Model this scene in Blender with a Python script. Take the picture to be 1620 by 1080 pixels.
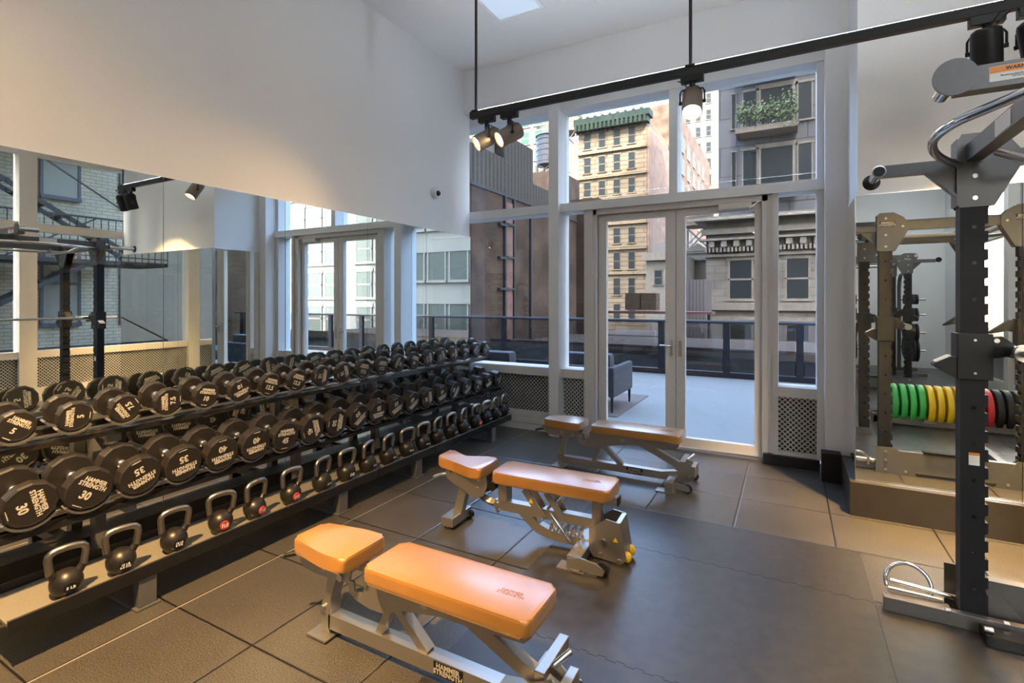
import bpy, bmesh, math, random
from mathutils import Vector, Matrix
random.seed(7)
for o in list(bpy.data.objects): bpy.data.objects.remove(o)
S = bpy.context.scene
COL = S.collection
PI = math.pi

# ------------------------------------------------------------------ camera
FPX, YAW, CY, H = 805.0, 0.4988, 473.3, 1.5
cd = bpy.data.cameras.new('camera'); cam = bpy.data.objects.new('camera', cd); COL.objects.link(cam)
cd.sensor_width = 36; cd.lens = FPX / 1620 * 36; cd.shift_y = -(540 - CY) / 1620
cd.clip_start = .05; cd.clip_end = 600
cam.location = (0, 0, H); cam.rotation_euler = (PI / 2, 0, YAW)
S.camera = cam
_s, _c = math.sin(YAW), math.cos(YAW)
def P(px, py, Y=None, X=None, Z=None):
    "point of the place seen at a pixel, on the plane Y= / X= / Z="
    u = (px - 810) / FPX; v = (CY - py) / FPX
    r = (-_s + u * _c, _c + u * _s, v)
    t = Y / r[1] if Y is not None else X / r[0] if X is not None else (Z - H) / r[2]
    return Vector((r[0] * t, r[1] * t, H + r[2] * t))

# ------------------------------------------------------------------ sky, sun, exposure
SKY_STRENGTH, SUN_STRENGTH = 2.5, 10.0
w = bpy.data.worlds.new('sky'); S.world = w; w.use_nodes = True
nt = w.node_tree; nt.nodes.clear()
sky = nt.nodes.new('ShaderNodeTexSky'); sky.sky_type = 'NISHITA'; sky.sun_disc = False
sky.sun_elevation = math.radians(42); sky.sun_rotation = math.radians(150); sky.air_density = 1.0; sky.dust_density = 5.0; sky.ozone_density = 1.0
bg = nt.nodes.new('ShaderNodeBackground'); bg.inputs[1].default_value = SKY_STRENGTH
ow = nt.nodes.new('ShaderNodeOutputWorld')
nt.links.new(sky.outputs[0], bg.inputs[0]); nt.links.new(bg.outputs[0], ow.inputs[0])
sd = bpy.data.lights.new('sun', 'SUN'); sun = bpy.data.objects.new('sun', sd); COL.objects.link(sun)
sd.energy = SUN_STRENGTH; sd.angle = math.radians(.6); sd.color = (1, .93, .82)
sun.rotation_euler = Vector((-.48, .62, -.62)).to_track_quat('-Z', 'Y').to_euler()
S.view_settings.view_transform = 'Standard'; S.view_settings.look = 'None'
S.view_settings.exposure = 0.68; S.view_settings.gamma = 1; S.view_settings.use_curve_mapping = False
FILL_EMIT = 6.0
SPOT_W = 60.0

# ------------------------------------------------------------------ materials
MATS = {}
def new_mat(name):
    m = bpy.data.materials.new(name); m.use_nodes = True; MATS[name] = m
    return m, m.node_tree, m.node_tree.nodes['Principled BSDF']
def mat(name, col, rough=.5, metal=0, var=0, scale=30, bump=0, spec=.5, coat=0):
    m, t, b = new_mat(name)
    b.inputs['Base Color'].default_value = (*col, 1); b.inputs['Roughness'].default_value = rough
    b.inputs['Metallic'].default_value = metal; b.inputs['Specular IOR Level'].default_value = spec
    b.inputs['Coat Weight'].default_value = coat
    if var or bump:
        tc = t.nodes.new('ShaderNodeTexCoord'); n = t.nodes.new('ShaderNodeTexNoise')
        n.inputs['Scale'].default_value = scale; n.inputs['Detail'].default_value = 4
        t.links.new(tc.outputs['Object'], n.inputs['Vector'])
        if var:
            r = t.nodes.new('ShaderNodeValToRGB')
            r.color_ramp.elements[0].position = .3; r.color_ramp.elements[1].position = .7
            r.color_ramp.elements[0].color = (*[c * (1 - var) for c in col], 1)
            r.color_ramp.elements[1].color = (*[min(1, c * (1 + var)) for c in col], 1)
            t.links.new(n.outputs['Fac'], r.inputs[0]); t.links.new(r.outputs[0], b.inputs['Base Color'])
        if bump:
            bp = t.nodes.new('ShaderNodeBump'); bp.inputs['Strength'].default_value = bump; bp.inputs['Distance'].default_value = .002
            t.links.new(n.outputs['Fac'], bp.inputs['Height']); t.links.new(bp.outputs[0], b.inputs['Normal'])
    return m
def emis(name, col, s):
    m, t, b = new_mat(name)
    b.inputs['Base Color'].default_value = (*col, 1)
    b.inputs['Emission Color'].default_value = (*col, 1); b.inputs['Emission Strength'].default_value = s
    return m
def wall_coords(t, axis):
    tc = t.nodes.new('ShaderNodeTexCoord'); sp = t.nodes.new('ShaderNodeSeparateXYZ'); cb = t.nodes.new('ShaderNodeCombineXYZ')
    t.links.new(tc.outputs['Object'], sp.inputs[0])
    if axis == 'both':
        a = t.nodes.new('ShaderNodeMath'); a.operation = 'ADD'
        t.links.new(sp.outputs[0], a.inputs[0]); t.links.new(sp.outputs[1], a.inputs[1]); t.links.new(a.outputs[0], cb.inputs[0])
    else: t.links.new(sp.outputs[axis], cb.inputs[0])
    t.links.new(sp.outputs[2], cb.inputs[1])
    return cb.outputs[0]
def brick(name, c1, c2, mortar, bw, bh, ms=.01, rough=.85, dirt=.0, bump=.3):
    m, t, b = new_mat(name)
    v = wall_coords(t, 'both'); n = t.nodes.new('ShaderNodeTexBrick')
    n.inputs['Color1'].default_value = (*c1, 1); n.inputs['Color2'].default_value = (*c2, 1); n.inputs['Mortar'].default_value = (*mortar, 1)
    n.inputs['Scale'].default_value = 1; n.inputs['Mortar Size'].default_value = ms
    n.inputs['Brick Width'].default_value = bw; n.inputs['Row Height'].default_value = bh
    t.links.new(v, n.inputs['Vector']); out = n.outputs['Color']
    if dirt:
        ns = t.nodes.new('ShaderNodeTexNoise'); ns.inputs['Scale'].default_value = .9; ns.inputs['Detail'].default_value = 6
        t.links.new(v, ns.inputs['Vector'])
        r = t.nodes.new('ShaderNodeValToRGB'); r.color_ramp.elements[0].position = .35; r.color_ramp.elements[1].position = .7
        r.color_ramp.elements[0].color = (1 - dirt,) * 3 + (1,); r.color_ramp.elements[1].color = (1 + dirt * .6,) * 3 + (1,)
        mx = t.nodes.new('ShaderNodeMix'); mx.data_type = 'RGBA'; mx.blend_type = 'MULTIPLY'; mx.inputs[0].default_value = 1
        t.links.new(ns.outputs['Fac'], r.inputs[0]); t.links.new(out, mx.inputs[6]); t.links.new(r.outputs[0], mx.inputs[7]); out = mx.outputs[2]
    t.links.new(out, b.inputs['Base Color']); b.inputs['Roughness'].default_value = rough; b.inputs['Specular IOR Level'].default_value = .12
    return m
def stripes(name, c1, c2, pitch, axis, duty=.5, rough=.6):
    m, t, b = new_mat(name)
    tc = t.nodes.new('ShaderNodeTexCoord'); sp = t.nodes.new('ShaderNodeSeparateXYZ'); t.links.new(tc.outputs['Object'], sp.inputs[0])
    a = t.nodes.new('ShaderNodeMath'); a.operation = 'DIVIDE'; a.inputs[1].default_value = pitch; t.links.new(sp.outputs[axis], a.inputs[0])
    f = t.nodes.new('ShaderNodeMath'); f.operation = 'FRACT'; t.links.new(a.outputs[0], f.inputs[0])
    g = t.nodes.new('ShaderNodeMath'); g.operation = 'GREATER_THAN'; g.inputs[1].default_value = duty; t.links.new(f.outputs[0], g.inputs[0])
    mx = t.nodes.new('ShaderNodeMix'); mx.data_type = 'RGBA'; mx.inputs[6].default_value = (*c1, 1); mx.inputs[7].default_value = (*c2, 1)
    t.links.new(g.outputs[0], mx.inputs[0]); t.links.new(mx.outputs[2], b.inputs['Base Color']); b.inputs['Roughness'].default_value = rough; b.inputs['Specular IOR Level'].default_value = .12
    return m
def glass(name, tint=(1, 1, 1), refl=1.0, base=.0):
    m, t, b = new_mat(name); t.nodes.remove(b)
    o = t.nodes['Material Output']; tr = t.nodes.new('ShaderNodeBsdfTransparent'); gl = t.nodes.new('ShaderNodeBsdfGlossy')
    tr.inputs[0].default_value = (*tint, 1); gl.inputs['Roughness'].default_value = 0.0
    fr = t.nodes.new('ShaderNodeFresnel'); ge = t.nodes.new('ShaderNodeNewGeometry'); io = t.nodes.new('ShaderNodeMapRange')
    io.inputs['To Min'].default_value = 1.45; io.inputs['To Max'].default_value = 1 / 1.45      # same reflectance on both faces of a pane
    t.links.new(ge.outputs['Backfacing'], io.inputs[0]); t.links.new(io.outputs[0], fr.inputs[0])
    mu = t.nodes.new('ShaderNodeMath'); mu.operation = 'MULTIPLY_ADD'; mu.inputs[1].default_value = refl; mu.inputs[2].default_value = base
    mx = t.nodes.new('ShaderNodeMixShader')
    t.links.new(fr.outputs[0], mu.inputs[0]); t.links.new(mu.outputs[0], mx.inputs[0]); t.links.new(tr.outputs[0], mx.inputs[1]); t.links.new(gl.outputs[0], mx.inputs[2])
    t.links.new(mx.outputs[0], o.inputs[0]); return m

M_wall = mat('paint_white', (.74, .74, .74), .85, var=.02, scale=120, bump=.05)
M_ceil = mat('ceiling_white', (.90, .90, .90), .9)
M_frame = mat('frame_grey', (.56, .54, .51), .5)
M_frame_l = mat('frame_white', (.66, .67, .67), .45)
M_mirror = mat('mirror', (.86, .90, .88), .0, 1)
M_mirror_edge = mat('mirror_edge', (.25, .33, .30), .2)
M_glass = glass('window_glass', (.93, .96, .97))
M_railglass = glass('rail_glass', (.74, .73, .74), 1.0, .03)
M_black = mat('black_paint', (.010, .010, .011), .42, var=.1, scale=60, spec=.35)
M_gloss = mat('black_gloss', (.010, .010, .011), .16)
M_steel = mat('steel', (.55, .54, .52), .28, 1)
M_chrome = mat('chrome', (.75, .76, .78), .12, 1)
M_silver = mat('silver_frame', (.40, .385, .36), .30, .85, var=.05, scale=200)
M_grey = mat('grey_powder', (.12, .12, .122), .42, .4, var=.06, scale=150)
M_upright = mat('upright_dark', (.009, .010, .013), .5, .0, spec=.25)
M_fill_strip = emis('added_fill_strip', (.86, .93, 1.0), 34)
M_leather = mat('tan_leather', (.37, .165, .022), .30, var=.07, scale=9, bump=.12, coat=1, spec=.8)
M_leather.node_tree.nodes['Principled BSDF'].inputs['Coat IOR'].default_value = 1.7
M_leather.node_tree.nodes['Principled BSDF'].inputs['Coat Roughness'].default_value = .3
M_leather.node_tree.nodes['Principled BSDF'].inputs['Sheen Weight'].default_value = .08
M_stitch = mat('leather_seam', (.34, .12, .025), .6)
M_urethane = mat('urethane', (.015, .0135, .013), .42, var=.2, scale=45, bump=.1)
M_rubber = mat('rubber', (.012, .012, .012), .6)
M_print = mat('print_grey', (.48, .46, .42), .5)
M_white = mat('print_white', (.75, .74, .70), .5)
M_red = mat('badge_red', (.55, .03, .03), .45)
M_yellow = mat('yellow_cap', (.80, .50, .02), .4)
M_orange = mat('label_orange', (.75, .25, .03), .5)
M_plinth = mat('plinth_brown', (.022, .018, .010), .45, var=.15, scale=12)
M_bulb = emis('bulb', (1, .80, .50), 28)
M_bulb_in = mat('reflector', (.85, .8, .7), .2, 1)
M_troffer = emis('fill_diffuser', (.84, .92, 1.0), FILL_EMIT)
M_troffer_v = emis('troffer_diffuser_dim', (.70, .84, 1.0), .22)
M_tray = mat('tray_grey', (.16, .15, .13), .5, var=.15, scale=200)
M_grn = mat('bumper_green', (.04, .42, .09), .45); M_yel = mat('bumper_yellow', (.80, .55, .02), .45); M_rd = mat('bumper_red', (.55, .03, .04), .45)

def floor_mat():
    m, t, b = new_mat('rubber_tiles')
    L = t.links; N = t.nodes
    tc = N.new('ShaderNodeTexCoord'); sp = N.new('ShaderNodeSeparateXYZ'); L.new(tc.outputs['Object'], sp.inputs[0])
    def m1(op, a, bv=None):
        n = N.new('ShaderNodeMath'); n.operation = op
        if isinstance(a, (int, float)): n.inputs[0].default_value = a
        else: L.new(a, n.inputs[0])
        if bv is not None:
            if isinstance(bv, (int, float)): n.inputs[1].default_value = bv
            else: L.new(bv, n.inputs[1])
        return n.outputs[0]
    def gap(o, x0, st):
        a = m1('ADD', m1('DIVIDE', m1('SUBTRACT', o, x0), st), 100.5)
        return m1('MULTIPLY', m1('ABSOLUTE', m1('SUBTRACT', m1('FRACT', a), .5)), st)      # metres to nearest seam
    dx = gap(sp.outputs[0], -2.62, .574); dy = gap(sp.outputs[1], .8385, .5605)
    seam = m1('LESS_THAN', m1('MINIMUM', dx, dy), .0045)
    wide = m1('MINIMUM', m1('DIVIDE', m1('MINIMUM', dx, dy), .010), 1.0)
    # the chalk-white seam nearest the rack
    wl = m1('LESS_THAN', m1('ABSOLUTE', m1('ADD', sp.outputs[0], 2.615)), .004)
    ns = N.new('ShaderNodeTexNoise'); ns.inputs['Scale'].default_value = 190; ns.inputs['Detail'].default_value = 2; L.new(tc.outputs['Object'], ns.inputs['Vector'])
    n2 = N.new('ShaderNodeTexNoise'); n2.inputs['Scale'].default_value = 2.2; n2.inputs['Detail'].default_value = 5; L.new(tc.outputs['Object'], n2.inputs['Vector'])
    r = N.new('ShaderNodeValToRGB'); r.color_ramp.elements[0].position = .35; r.color_ramp.elements[1].position = .68
    r.color_ramp.elements[0].color = (.018, .017, .016, 1); r.color_ramp.elements[1].color = (.115, .108, .096, 1); L.new(ns.outputs['Fac'], r.inputs[0])
    r2 = N.new('ShaderNodeValToRGB'); r2.color_ramp.elements[0].position = .3; r2.color_ramp.elements[1].position = .7
    r2.color_ramp.elements[0].color = (.8, .8, .8, 1); r2.color_ramp.elements[1].color = (1.15, 1.15, 1.15, 1); L.new(n2.outputs['Fac'], r2.inputs[0])
    mu = N.new('ShaderNodeMix'); mu.data_type = 'RGBA'; mu.blend_type = 'MULTIPLY'; mu.inputs[0].default_value = 1; L.new(r.outputs[0], mu.inputs[6]); L.new(r2.outputs[0], mu.inputs[7])
    mx = N.new('ShaderNodeMix'); mx.data_type = 'RGBA'; mx.inputs[7].default_value = (.008, .008, .008, 1); L.new(seam, mx.inputs[0]); L.new(mu.outputs[2], mx.inputs[6])
    mw = N.new('ShaderNodeMix'); mw.data_type = 'RGBA'; mw.inputs[7].default_value = (.30, .28, .25, 1); L.new(wl, mw.inputs[0]); L.new(mx.outputs[2], mw.inputs[6])
    L.new(mw.outputs[2], b.inputs['Base Color'])
    rr = N.new('ShaderNodeMapRange'); rr.inputs['To Min'].default_value = .24; rr.inputs['To Max'].default_value = .38; L.new(n2.outputs['Fac'], rr.inputs[0]); L.new(rr.outputs[0], b.inputs['Roughness'])
    hgt = m1('ADD', wide, m1('MULTIPLY', ns.outputs['Fac'], .18))
    bp = N.new('ShaderNodeBump'); bp.inputs['Strength'].default_value = .5; bp.inputs['Distance'].default_value = .004; L.new(hgt, bp.inputs['Height']); L.new(bp.outputs[0], b.inputs['Normal'])
    return m
M_floor = floor_mat()
M_mat = mat('mat_black', (.030, .027, .025), .36, var=.28, scale=14, bump=.1)

def lattice():
    m, t, b = new_mat('woven_mesh'); L = t.links; N = t.nodes
    v = wall_coords(t, 'both'); sp = N.new('ShaderNodeSeparateXYZ'); L.new(v, sp.inputs[0])
    def m1(op, a, bv=None):
        n = N.new('ShaderNodeMath'); n.operation = op
        for i, q in enumerate((a, bv)):
            if q is None: continue
            if isinstance(q, (int, float)): n.inputs[i].default_value = q
            else: L.new(q, n.inputs[i])
        return n.outputs[0]
    k = 2 * PI / .036
    a = m1('SINE', m1('MULTIPLY', m1('ADD', sp.outputs[0], sp.outputs[1]), k * .8)); c = m1('SINE', m1('MULTIPLY', m1('SUBTRACT', sp.outputs[0], sp.outputs[1]), k * .8))
    d = m1('ADD', m1('MULTIPLY', m1('MAXIMUM', a, c), .5), .5)
    r = N.new('ShaderNodeValToRGB'); r.color_ramp.elements[0].position = .55; r.color_ramp.elements[1].position = .95
    r.color_ramp.elements[0].color = (.02, .022, .028, 1); r.color_ramp.elements[1].color = (.50, .49, .47, 1)
    L.new(d, r.inputs[0]); L.new(r.outputs[0], b.inputs['Base Color']); b.inputs['Roughness'].default_value = .35; b.inputs['Metallic'].default_value = .5
    bp = N.new('ShaderNodeBump'); bp.inputs['Strength'].default_value = 1; bp.inputs['Distance'].default_value = .006; L.new(d, bp.inputs['Height']); L.new(bp.outputs[0], b.inputs['Normal'])
    return m
M_mesh = lattice()

# ------------------------------------------------------------------ mesh helpers
def tag(o, label=None, cat=None, group=None, kind=None):
    if label: o['label'] = label
    if cat: o['category'] = cat
    if group: o['group'] = group
    if kind: o['kind'] = kind
    return o
def empty(name, loc=(0, 0, 0), rz=0, label=None, cat=None, group=None, kind=None):
    o = bpy.data.objects.new(name, None); COL.objects.link(o); o.location = loc; o.rotation_euler = (0, 0, rz); o.empty_display_size = .05
    return tag(o, label, cat, group, kind)
class MB:
    def __init__(s): s.b = bmesh.new()
    def box(s, x0, x1, y0, y1, z0, z1, bev=0):
        g = bmesh.ops.create_cube(s.b, size=1)
        for v in g['verts']:
            v.co = Vector(((x0 + x1) / 2 + v.co.x * (x1 - x0), (y0 + y1) / 2 + v.co.y * (y1 - y0), (z0 + z1) / 2 + v.co.z * (z1 - z0)))
        if bev:
            es = {e for v in g['verts'] for e in v.link_edges}
            bmesh.ops.bevel(s.b, geom=list(es), offset=bev, segments=2, affect='EDGES', profile=.6)
        return s
    def obox(s, a, b_, w, h, up=(0, 0, 1), bev=0):
        "box beam from a to b_, w sideways, h along up"
        a = Vector(a); b_ = Vector(b_); d = b_ - a; L = d.length; d.normalize()
        upv = Vector(up); side = d.cross(upv)
        if side.length < 1e-4: side = Vector((1, 0, 0))
        side.normalize(); u2 = side.cross(d).normalized()
        g = bmesh.ops.create_cube(s.b, size=1)
        for v in g['verts']:
            c = v.co.copy(); v.co = a + d * (c.x + .5) * L + side * c.y * w + u2 * c.z * h
        if bev:
            es = {e for v in g['verts'] for e in v.link_edges}
            bmesh.ops.bevel(s.b, geom=list(es), offset=bev, segments=2, affect='EDGES', profile=.6)
        return s
    def cyl(s, a, b_, r, r2=None, n=20, caps=True):
        a = Vector(a); b_ = Vector(b_); d = b_ - a
        q = Vector((0, 0, 1)).rotation_difference(d.normalized()).to_matrix().to_4x4()
        bmesh.ops.create_cone(s.b, cap_ends=caps, cap_tris=False, segments=n, radius1=r, radius2=r if r2 is None else r2, depth=d.length, matrix=Matrix.Translation((a + b_) / 2) @ q)
        return s
    def sph(s, c, r, sc=(1, 1, 1), n=20):
        bmesh.ops.create_uvsphere(s.b, u_segments=n, v_segments=max(8, n * 2 // 3), radius=r, matrix=Matrix.Translation(c) @ Matrix.Diagonal((*sc, 1)))
        return s
    def tube(s, pts, r, n=12, closed=False):
        pts = [Vector(p) for p in pts]; N = len(pts); rings = []; prev = None
        rs = r if isinstance(r, (list, tuple)) else [r] * N
        for i, p in enumerate(pts):
            if closed: d = pts[(i + 1) % N] - pts[i - 1]
            else: d = (pts[min(i + 1, N - 1)] - pts[max(i - 1, 0)])
            d.normalize()
            if prev is None:
                up = Vector((0, 0, 1)) if abs(d.z) < .9 else Vector((1, 0, 0)); a = d.cross(up).normalized()
            else: a = (prev - d * prev.dot(d)).normalized()
            prev = a; b2 = d.cross(a)
            rings.append([s.b.verts.new(p + (a * math.cos(2 * PI * k / n) + b2 * math.sin(2 * PI * k / n)) * rs[i]) for k in range(n)])
        for i in range(N if closed else N - 1):
            A, B = rings[i], rings[(i + 1) % N]
            for k in range(n): s.b.faces.new((A[k], A[(k + 1) % n], B[(k + 1) % n], B[k]))
        if not closed: s.b.faces.new(rings[0][::-1]); s.b.faces.new(rings[-1])
        return s
    def prism(s, pts, axis, a0, a1, bev=0):
        "outline pts (2D) extruded along axis 'x' (pts=y,z), 'y' (pts=x,z) or 'z' (pts=x,y)"
        def mk(p, q):
            return {'x': (q, p[0], p[1]), 'y': (p[0], q, p[1]), 'z': (p[0], p[1], q)}[axis]
        A = [s.b.verts.new(mk(p, a0)) for p in pts]; B = [s.b.verts.new(mk(p, a1)) for p in pts]; n = len(pts)
        fs = [s.b.faces.new(A), s.b.faces.new(B[::-1])]
        for i in range(n): fs.append(s.b.faces.new((A[i], B[i], B[(i + 1) % n], A[(i + 1) % n])))
        if bev:
            es = {e for f in fs[:2] for e in f.edges}
            bmesh.ops.bevel(s.b, geom=list(es), offset=bev, segments=3, affect='EDGES', profile=.6)
        return s
    def lathe(s, prof, c=(0, 0, 0), n=24, axis='z'):
        "prof: (r,h) from bottom to top"
        c = Vector(c); rings = []
        def mk(r, h, t):
            if axis == 'z': return c + Vector((r * math.cos(t), r * math.sin(t), h))
            return c + Vector((h, r * math.cos(t), r * math.sin(t)))
        for r, h in prof:
            rings.append([s.b.verts.new(mk(max(r, 1e-5), h, 2 * PI * (k + .5) / n)) for k in range(n)])
        for A, B in zip(rings, rings[1:]):
            for k in range(n): s.b.faces.new((A[k], A[(k + 1) % n], B[(k + 1) % n], B[k]))
        s.b.faces.new(rings[0][::-1]); s.b.faces.new(rings[-1])
        return s
    def mesh(s, name, m, smooth=None):
        me = bpy.data.meshes.new(name)
        bmesh.ops.recalc_face_normals(s.b, faces=s.b.faces)
        s.b.to_mesh(me); s.b.free(); me.materials.append(m)
        if smooth is not None:
            me.shade_smooth(); me.set_sharp_from_angle(angle=math.radians(smooth))
        return me
    def build(s, name, m, parent=None, smooth=None, loc=(0, 0, 0), **k):
        o = bpy.data.objects.new(name, s.mesh(name, m, smooth)); COL.objects.link(o); o.location = loc
        if parent is not None: o.parent = parent
        return tag(o, **k)
def copy_tree(o, parent=None):
    c = o.copy(); COL.objects.link(c)
    if parent is not None: c.parent = parent
    for ch in o.children: copy_tree(ch, c)
    return c
_tc = {}
def text_mesh(txt, size, m, bold=.012, ext=.0006, spacing=.85, condense=1.0):
    key = (txt, size, m.name, condense)
    if key in _tc: return _tc[key]
    cu = bpy.data.curves.new('t', 'FONT'); cu.body = txt; cu.size = size; cu.extrude = ext; cu.offset = bold * size; cu.align_x = 'CENTER'; cu.align_y = 'CENTER'; cu.space_line = spacing
    cu.resolution_u = 2
    o = bpy.data.objects.new('t', cu); COL.objects.link(o)
    dg = bpy.context.evaluated_depsgraph_get(); me = bpy.data.meshes.new_from_object(o.evaluated_get(dg)); bpy.data.objects.remove(o)
    me.materials.clear(); me.materials.append(m)
    if condense != 1: me.transform(Matrix.Diagonal((condense, 1, 1, 1)))
    _tc[key] = me; return me
def text(name, txt, size, m, parent, loc, rot, bold=.02, **k):
    o = bpy.data.objects.new(name, text_mesh(txt, size, m, bold, **k)); COL.objects.link(o); o.parent = parent
    o.matrix_local = Matrix.Translation(loc) @ rot
    return o
RX = lambda a: Matrix.Rotation(a, 4, 'X'); RY = lambda a: Matrix.Rotation(a, 4, 'Y'); RZ = lambda a: Matrix.Rotation(a, 4, 'Z')
FACE_MY = RX(PI / 2)                     # text readable when looking along +Y
FACE_PX = RZ(PI / 2) @ RX(PI / 2)        # text readable when looking along -X

# ------------------------------------------------------------------ room shell
XL, XR, YW, YM, CZ, YB = -3.39, 2.95, 5.02, 4.33, 4.19, -5.5     # left wall, right wall, window-wall face, right mirror wall, ceiling, rear wall
def struct(name, mb, m, **k): return mb.build(name, m, kind='structure', **k)
struct('floor', MB().box(XL - .2, XR + .2, YB - .2, 5.36, -.12, 0), M_floor)
struct('ceiling', MB().box(XL - .2, XR + .2, YB - .2, 5.45, CZ, CZ + .2), M_ceil)
struct('wall_left', MB().box(XL - .2, XL, YB - .2, 5.15, 0, CZ), M_wall)
struct('wall_rear', MB().box(XL, XR, YB - .2, YB, 0, CZ), M_wall)
struct('wall_back', MB().box(XL, .425, YW, 5.45, 3.69, CZ).box(.267, .425, YW, 5.45, 0, 3.69), M_wall)
struct('wall_front', MB().box(.425, XR, YM, 5.45, 0, CZ), M_wall, )
# right wall: windows from floor mesh to 3.69
struct('wall_right', MB().box(XR, XR + .2, YB, 5.45, 3.69, CZ).box(XR, XR + .2, YB, -4.4, 0, 3.69), M_wall)
# plinths
struct('baseboard_left', MB().box(XL, -3.29, YB, 5.14, 0, .232), M_plinth)
struct('baseboard_right', MB().box(.373, XR, 4.235, YM, 0, .2325).box(.373, .425, YM, 4.92, 0, .2325), M_plinth)
bb = struct('baseboard_back', MB().box(-.21, .235, 5.17, 5.26, 0, .092).box(.235, .373, 4.90, YW, 0, .236), M_black)
# mirrors
i = 0
y = 5.15
names = ['mirror panel on the left wall beside the tall window', 'mirror panel on the left wall, second from the window', 'mirror panel on the left wall, third from the window',
         'mirror panel on the left wall, fourth from the window', 'mirror panel on the left wall, fifth from the window', 'mirror panel on the left wall behind the nearest dumbbells']
edges = [5.15, 4.30, 3.44, 2.58, 1.72, .86, 0.0]
for a, b_, nm in zip(edges, edges[1:], names):
    MB().box(XL, -3.375, b_ + .0015, a - .0015, .235, 2.25).build('mirror_panel', M_mirror, label='tall ' + nm, cat='mirror', group='mirror panels on the left wall')
for k, (a, b_, nm) in enumerate([(.41, 1.27, 'frameless mirror panel on the right wall behind the squat rack upright'), (1.273, 2.13, 'frameless mirror panel at the right edge, cut by the frame'), (2.133, 2.94, 'mirror panel in the far right corner of the mirrored wall')]):
    MB().box(a, b_, 4.29, YM, .2345, 2.225).build('mirror_panel', M_mirror, label=nm, cat='mirror', group='mirror panels on the right wall')
MB().box(.408, .424, 4.33, 5.00, .2345, 2.225).build('mirror_panel', M_mirror, label='narrow mirror panel on the return beside the column', cat='mirror')
struct('trim_1', MB().box(.41, 2.94, 4.283, 4.33, .2325, .2345).box(.405, .410, 4.284, 4.33, .2345, 2.226).box(.405, 2.94, 4.284, 4.33, 2.225, 2.231), M_steel)

# ---- window wall: frame front 5.18, glass 5.33
G = 5.33
def glaz(n, x0, x1, z0, z1, mb_frame=None):
    r = empty('window_%d' % n, (0, 0, 0), kind='structure')
    if mb_frame: mb_frame.build('frame', M_frame, r)
    MB().box(x0, x1, G - .004, G + .004, z0, z1).build('pane', M_glass, r)
    return r
pX = lambda px, Y: P(px, 400, Y=Y).x
post0, post1 = pX(868, 5.11), pX(883, 5.11)
door0, door1 = pX(937, 5.2), pX(1214, 5.2)
up0, up1 = pX(1059, 5.2), pX(1072, 5.2)
rj0, rj1 = pX(1222, 5.2), pX(1231, 5.2)
rg1 = pX(1292, 5.24)
# posts
struct('trim_2', MB().box(post0, post1, 5.11, 5.42, 0, 3.69), M_frame_l)
struct('trim_3', MB().box(up0, up1, 5.18, 5.42, 2.55, 3.578), M_frame_l)
struct('trim_4', MB().box(-3.7, .267, 5.17, 5.42, 3.578, 3.69), M_frame_l)
struct('trim_5', MB().box(-3.7, post0, 5.18, 5.42, 2.46, 2.555).box(post1, .267, 5.17, 5.42, 2.46, 2.55), M_frame_l)
struct('trim_6', MB().box(rg1, .267, 5.20, 5.42, .09, 3.578).box(-3.75, -3.6, 5.18, 5.42, 0, 3.69), M_frame_l)
struct('trim_7', MB().box(rj0, rj1, 5.2, 5.42, 0.0, 2.46).box(door1, rj0, 5.23, 5.42, 0, 2.46), M_frame)
n0, n1 = pX(924, 5.2), pX(936, 5.2)
struct('trim_8', MB().box(n0, n1 + .01, 5.20, 5.42, 0, 2.46), M_frame)
struct('trim_9', MB().box(-3.7, post0, 5.18, 5.42, .64, .735).box(post1, n0, 5.18, 5.42, .64, .735).box(rj1, rg1, 5.19, 5.42, .62, .71), M_frame)
# woven mesh grilles and the grooved base under them
for nn, (a, b_, z0) in enumerate([(-3.6, post0, .22), (post1, n0, .22), (rj1, rg1, .12)]):
    r = empty('window_%d' % (10 + nn), kind='structure')
    MB().box(a, b_, 5.265, 5.30, z0, .64).build('mesh_grille', M_mesh, r)
bp = MB()
for z0, z1, y0 in ((.0, .07, 5.235), (.075, .145, 5.245), (.15, .22, 5.255)):
    bp.box(-3.37, n0, y0, 5.42, z0, z1)
bp.box(-3.37, n0, 5.262, 5.42, 0, .22)
bp.box(rj1, rg1, 5.21, 5.42, .09, .12)
struct('trim_10', bp, M_frame)
glaz(1, -3.62, post0, .72, 2.48); glaz(2, -3.62, post0, 2.54, 3.59)
glaz(3, post1, n0, .72, 2.48); glaz(4, post1, up0, 2.54, 3.59); glaz(5, up1, rg1, 2.54, 3.59); glaz(6, rj1, rg1, .70, 2.48)
# ---- double door
dr = empty('door_1', (0, 0, 0), kind='structure')
MB().box(n1, n1 + .045, 5.22, 5.40, 0, 2.46).box(door1 - .045, door1, 5.22, 5.40, 0, 2.46).box(n1, door1, 5.22, 5.40, 2.405, 2.46).build('door_frame', M_frame, dr)
MB().box(n1, door1, 5.22, 5.42, 0, .018).build('threshold', M_steel, dr)
gl0, gl1, gr0, gr1 = pX(961, 5.32), pX(1054, 5.32), pX(1085, 5.32), pX(1194, 5.32)
mid = pX(1069.5, 5.29)
def leaf(x0, x1, g0, g1):
    m = MB()
    m.box(x0, g0, 5.28, 5.34, .03, 2.40).box(g1, x1, 5.28, 5.34, .03, 2.40).box(g0, g1, 5.28, 5.34, 2.34, 2.40).box(g0, g1, 5.28, 5.34, .03, .12)
    o = m.build('door_leaf', M_frame, dr)
    MB().box(g0, g1, 5.316, 5.322, .12, 2.34).build('pane', M_glass, o)
    return o
l1 = leaf(n1 + .05, mid - .004, gl0, gl1); l2 = leaf(mid + .004, door1 - .05, gr0, gr1)
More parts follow.
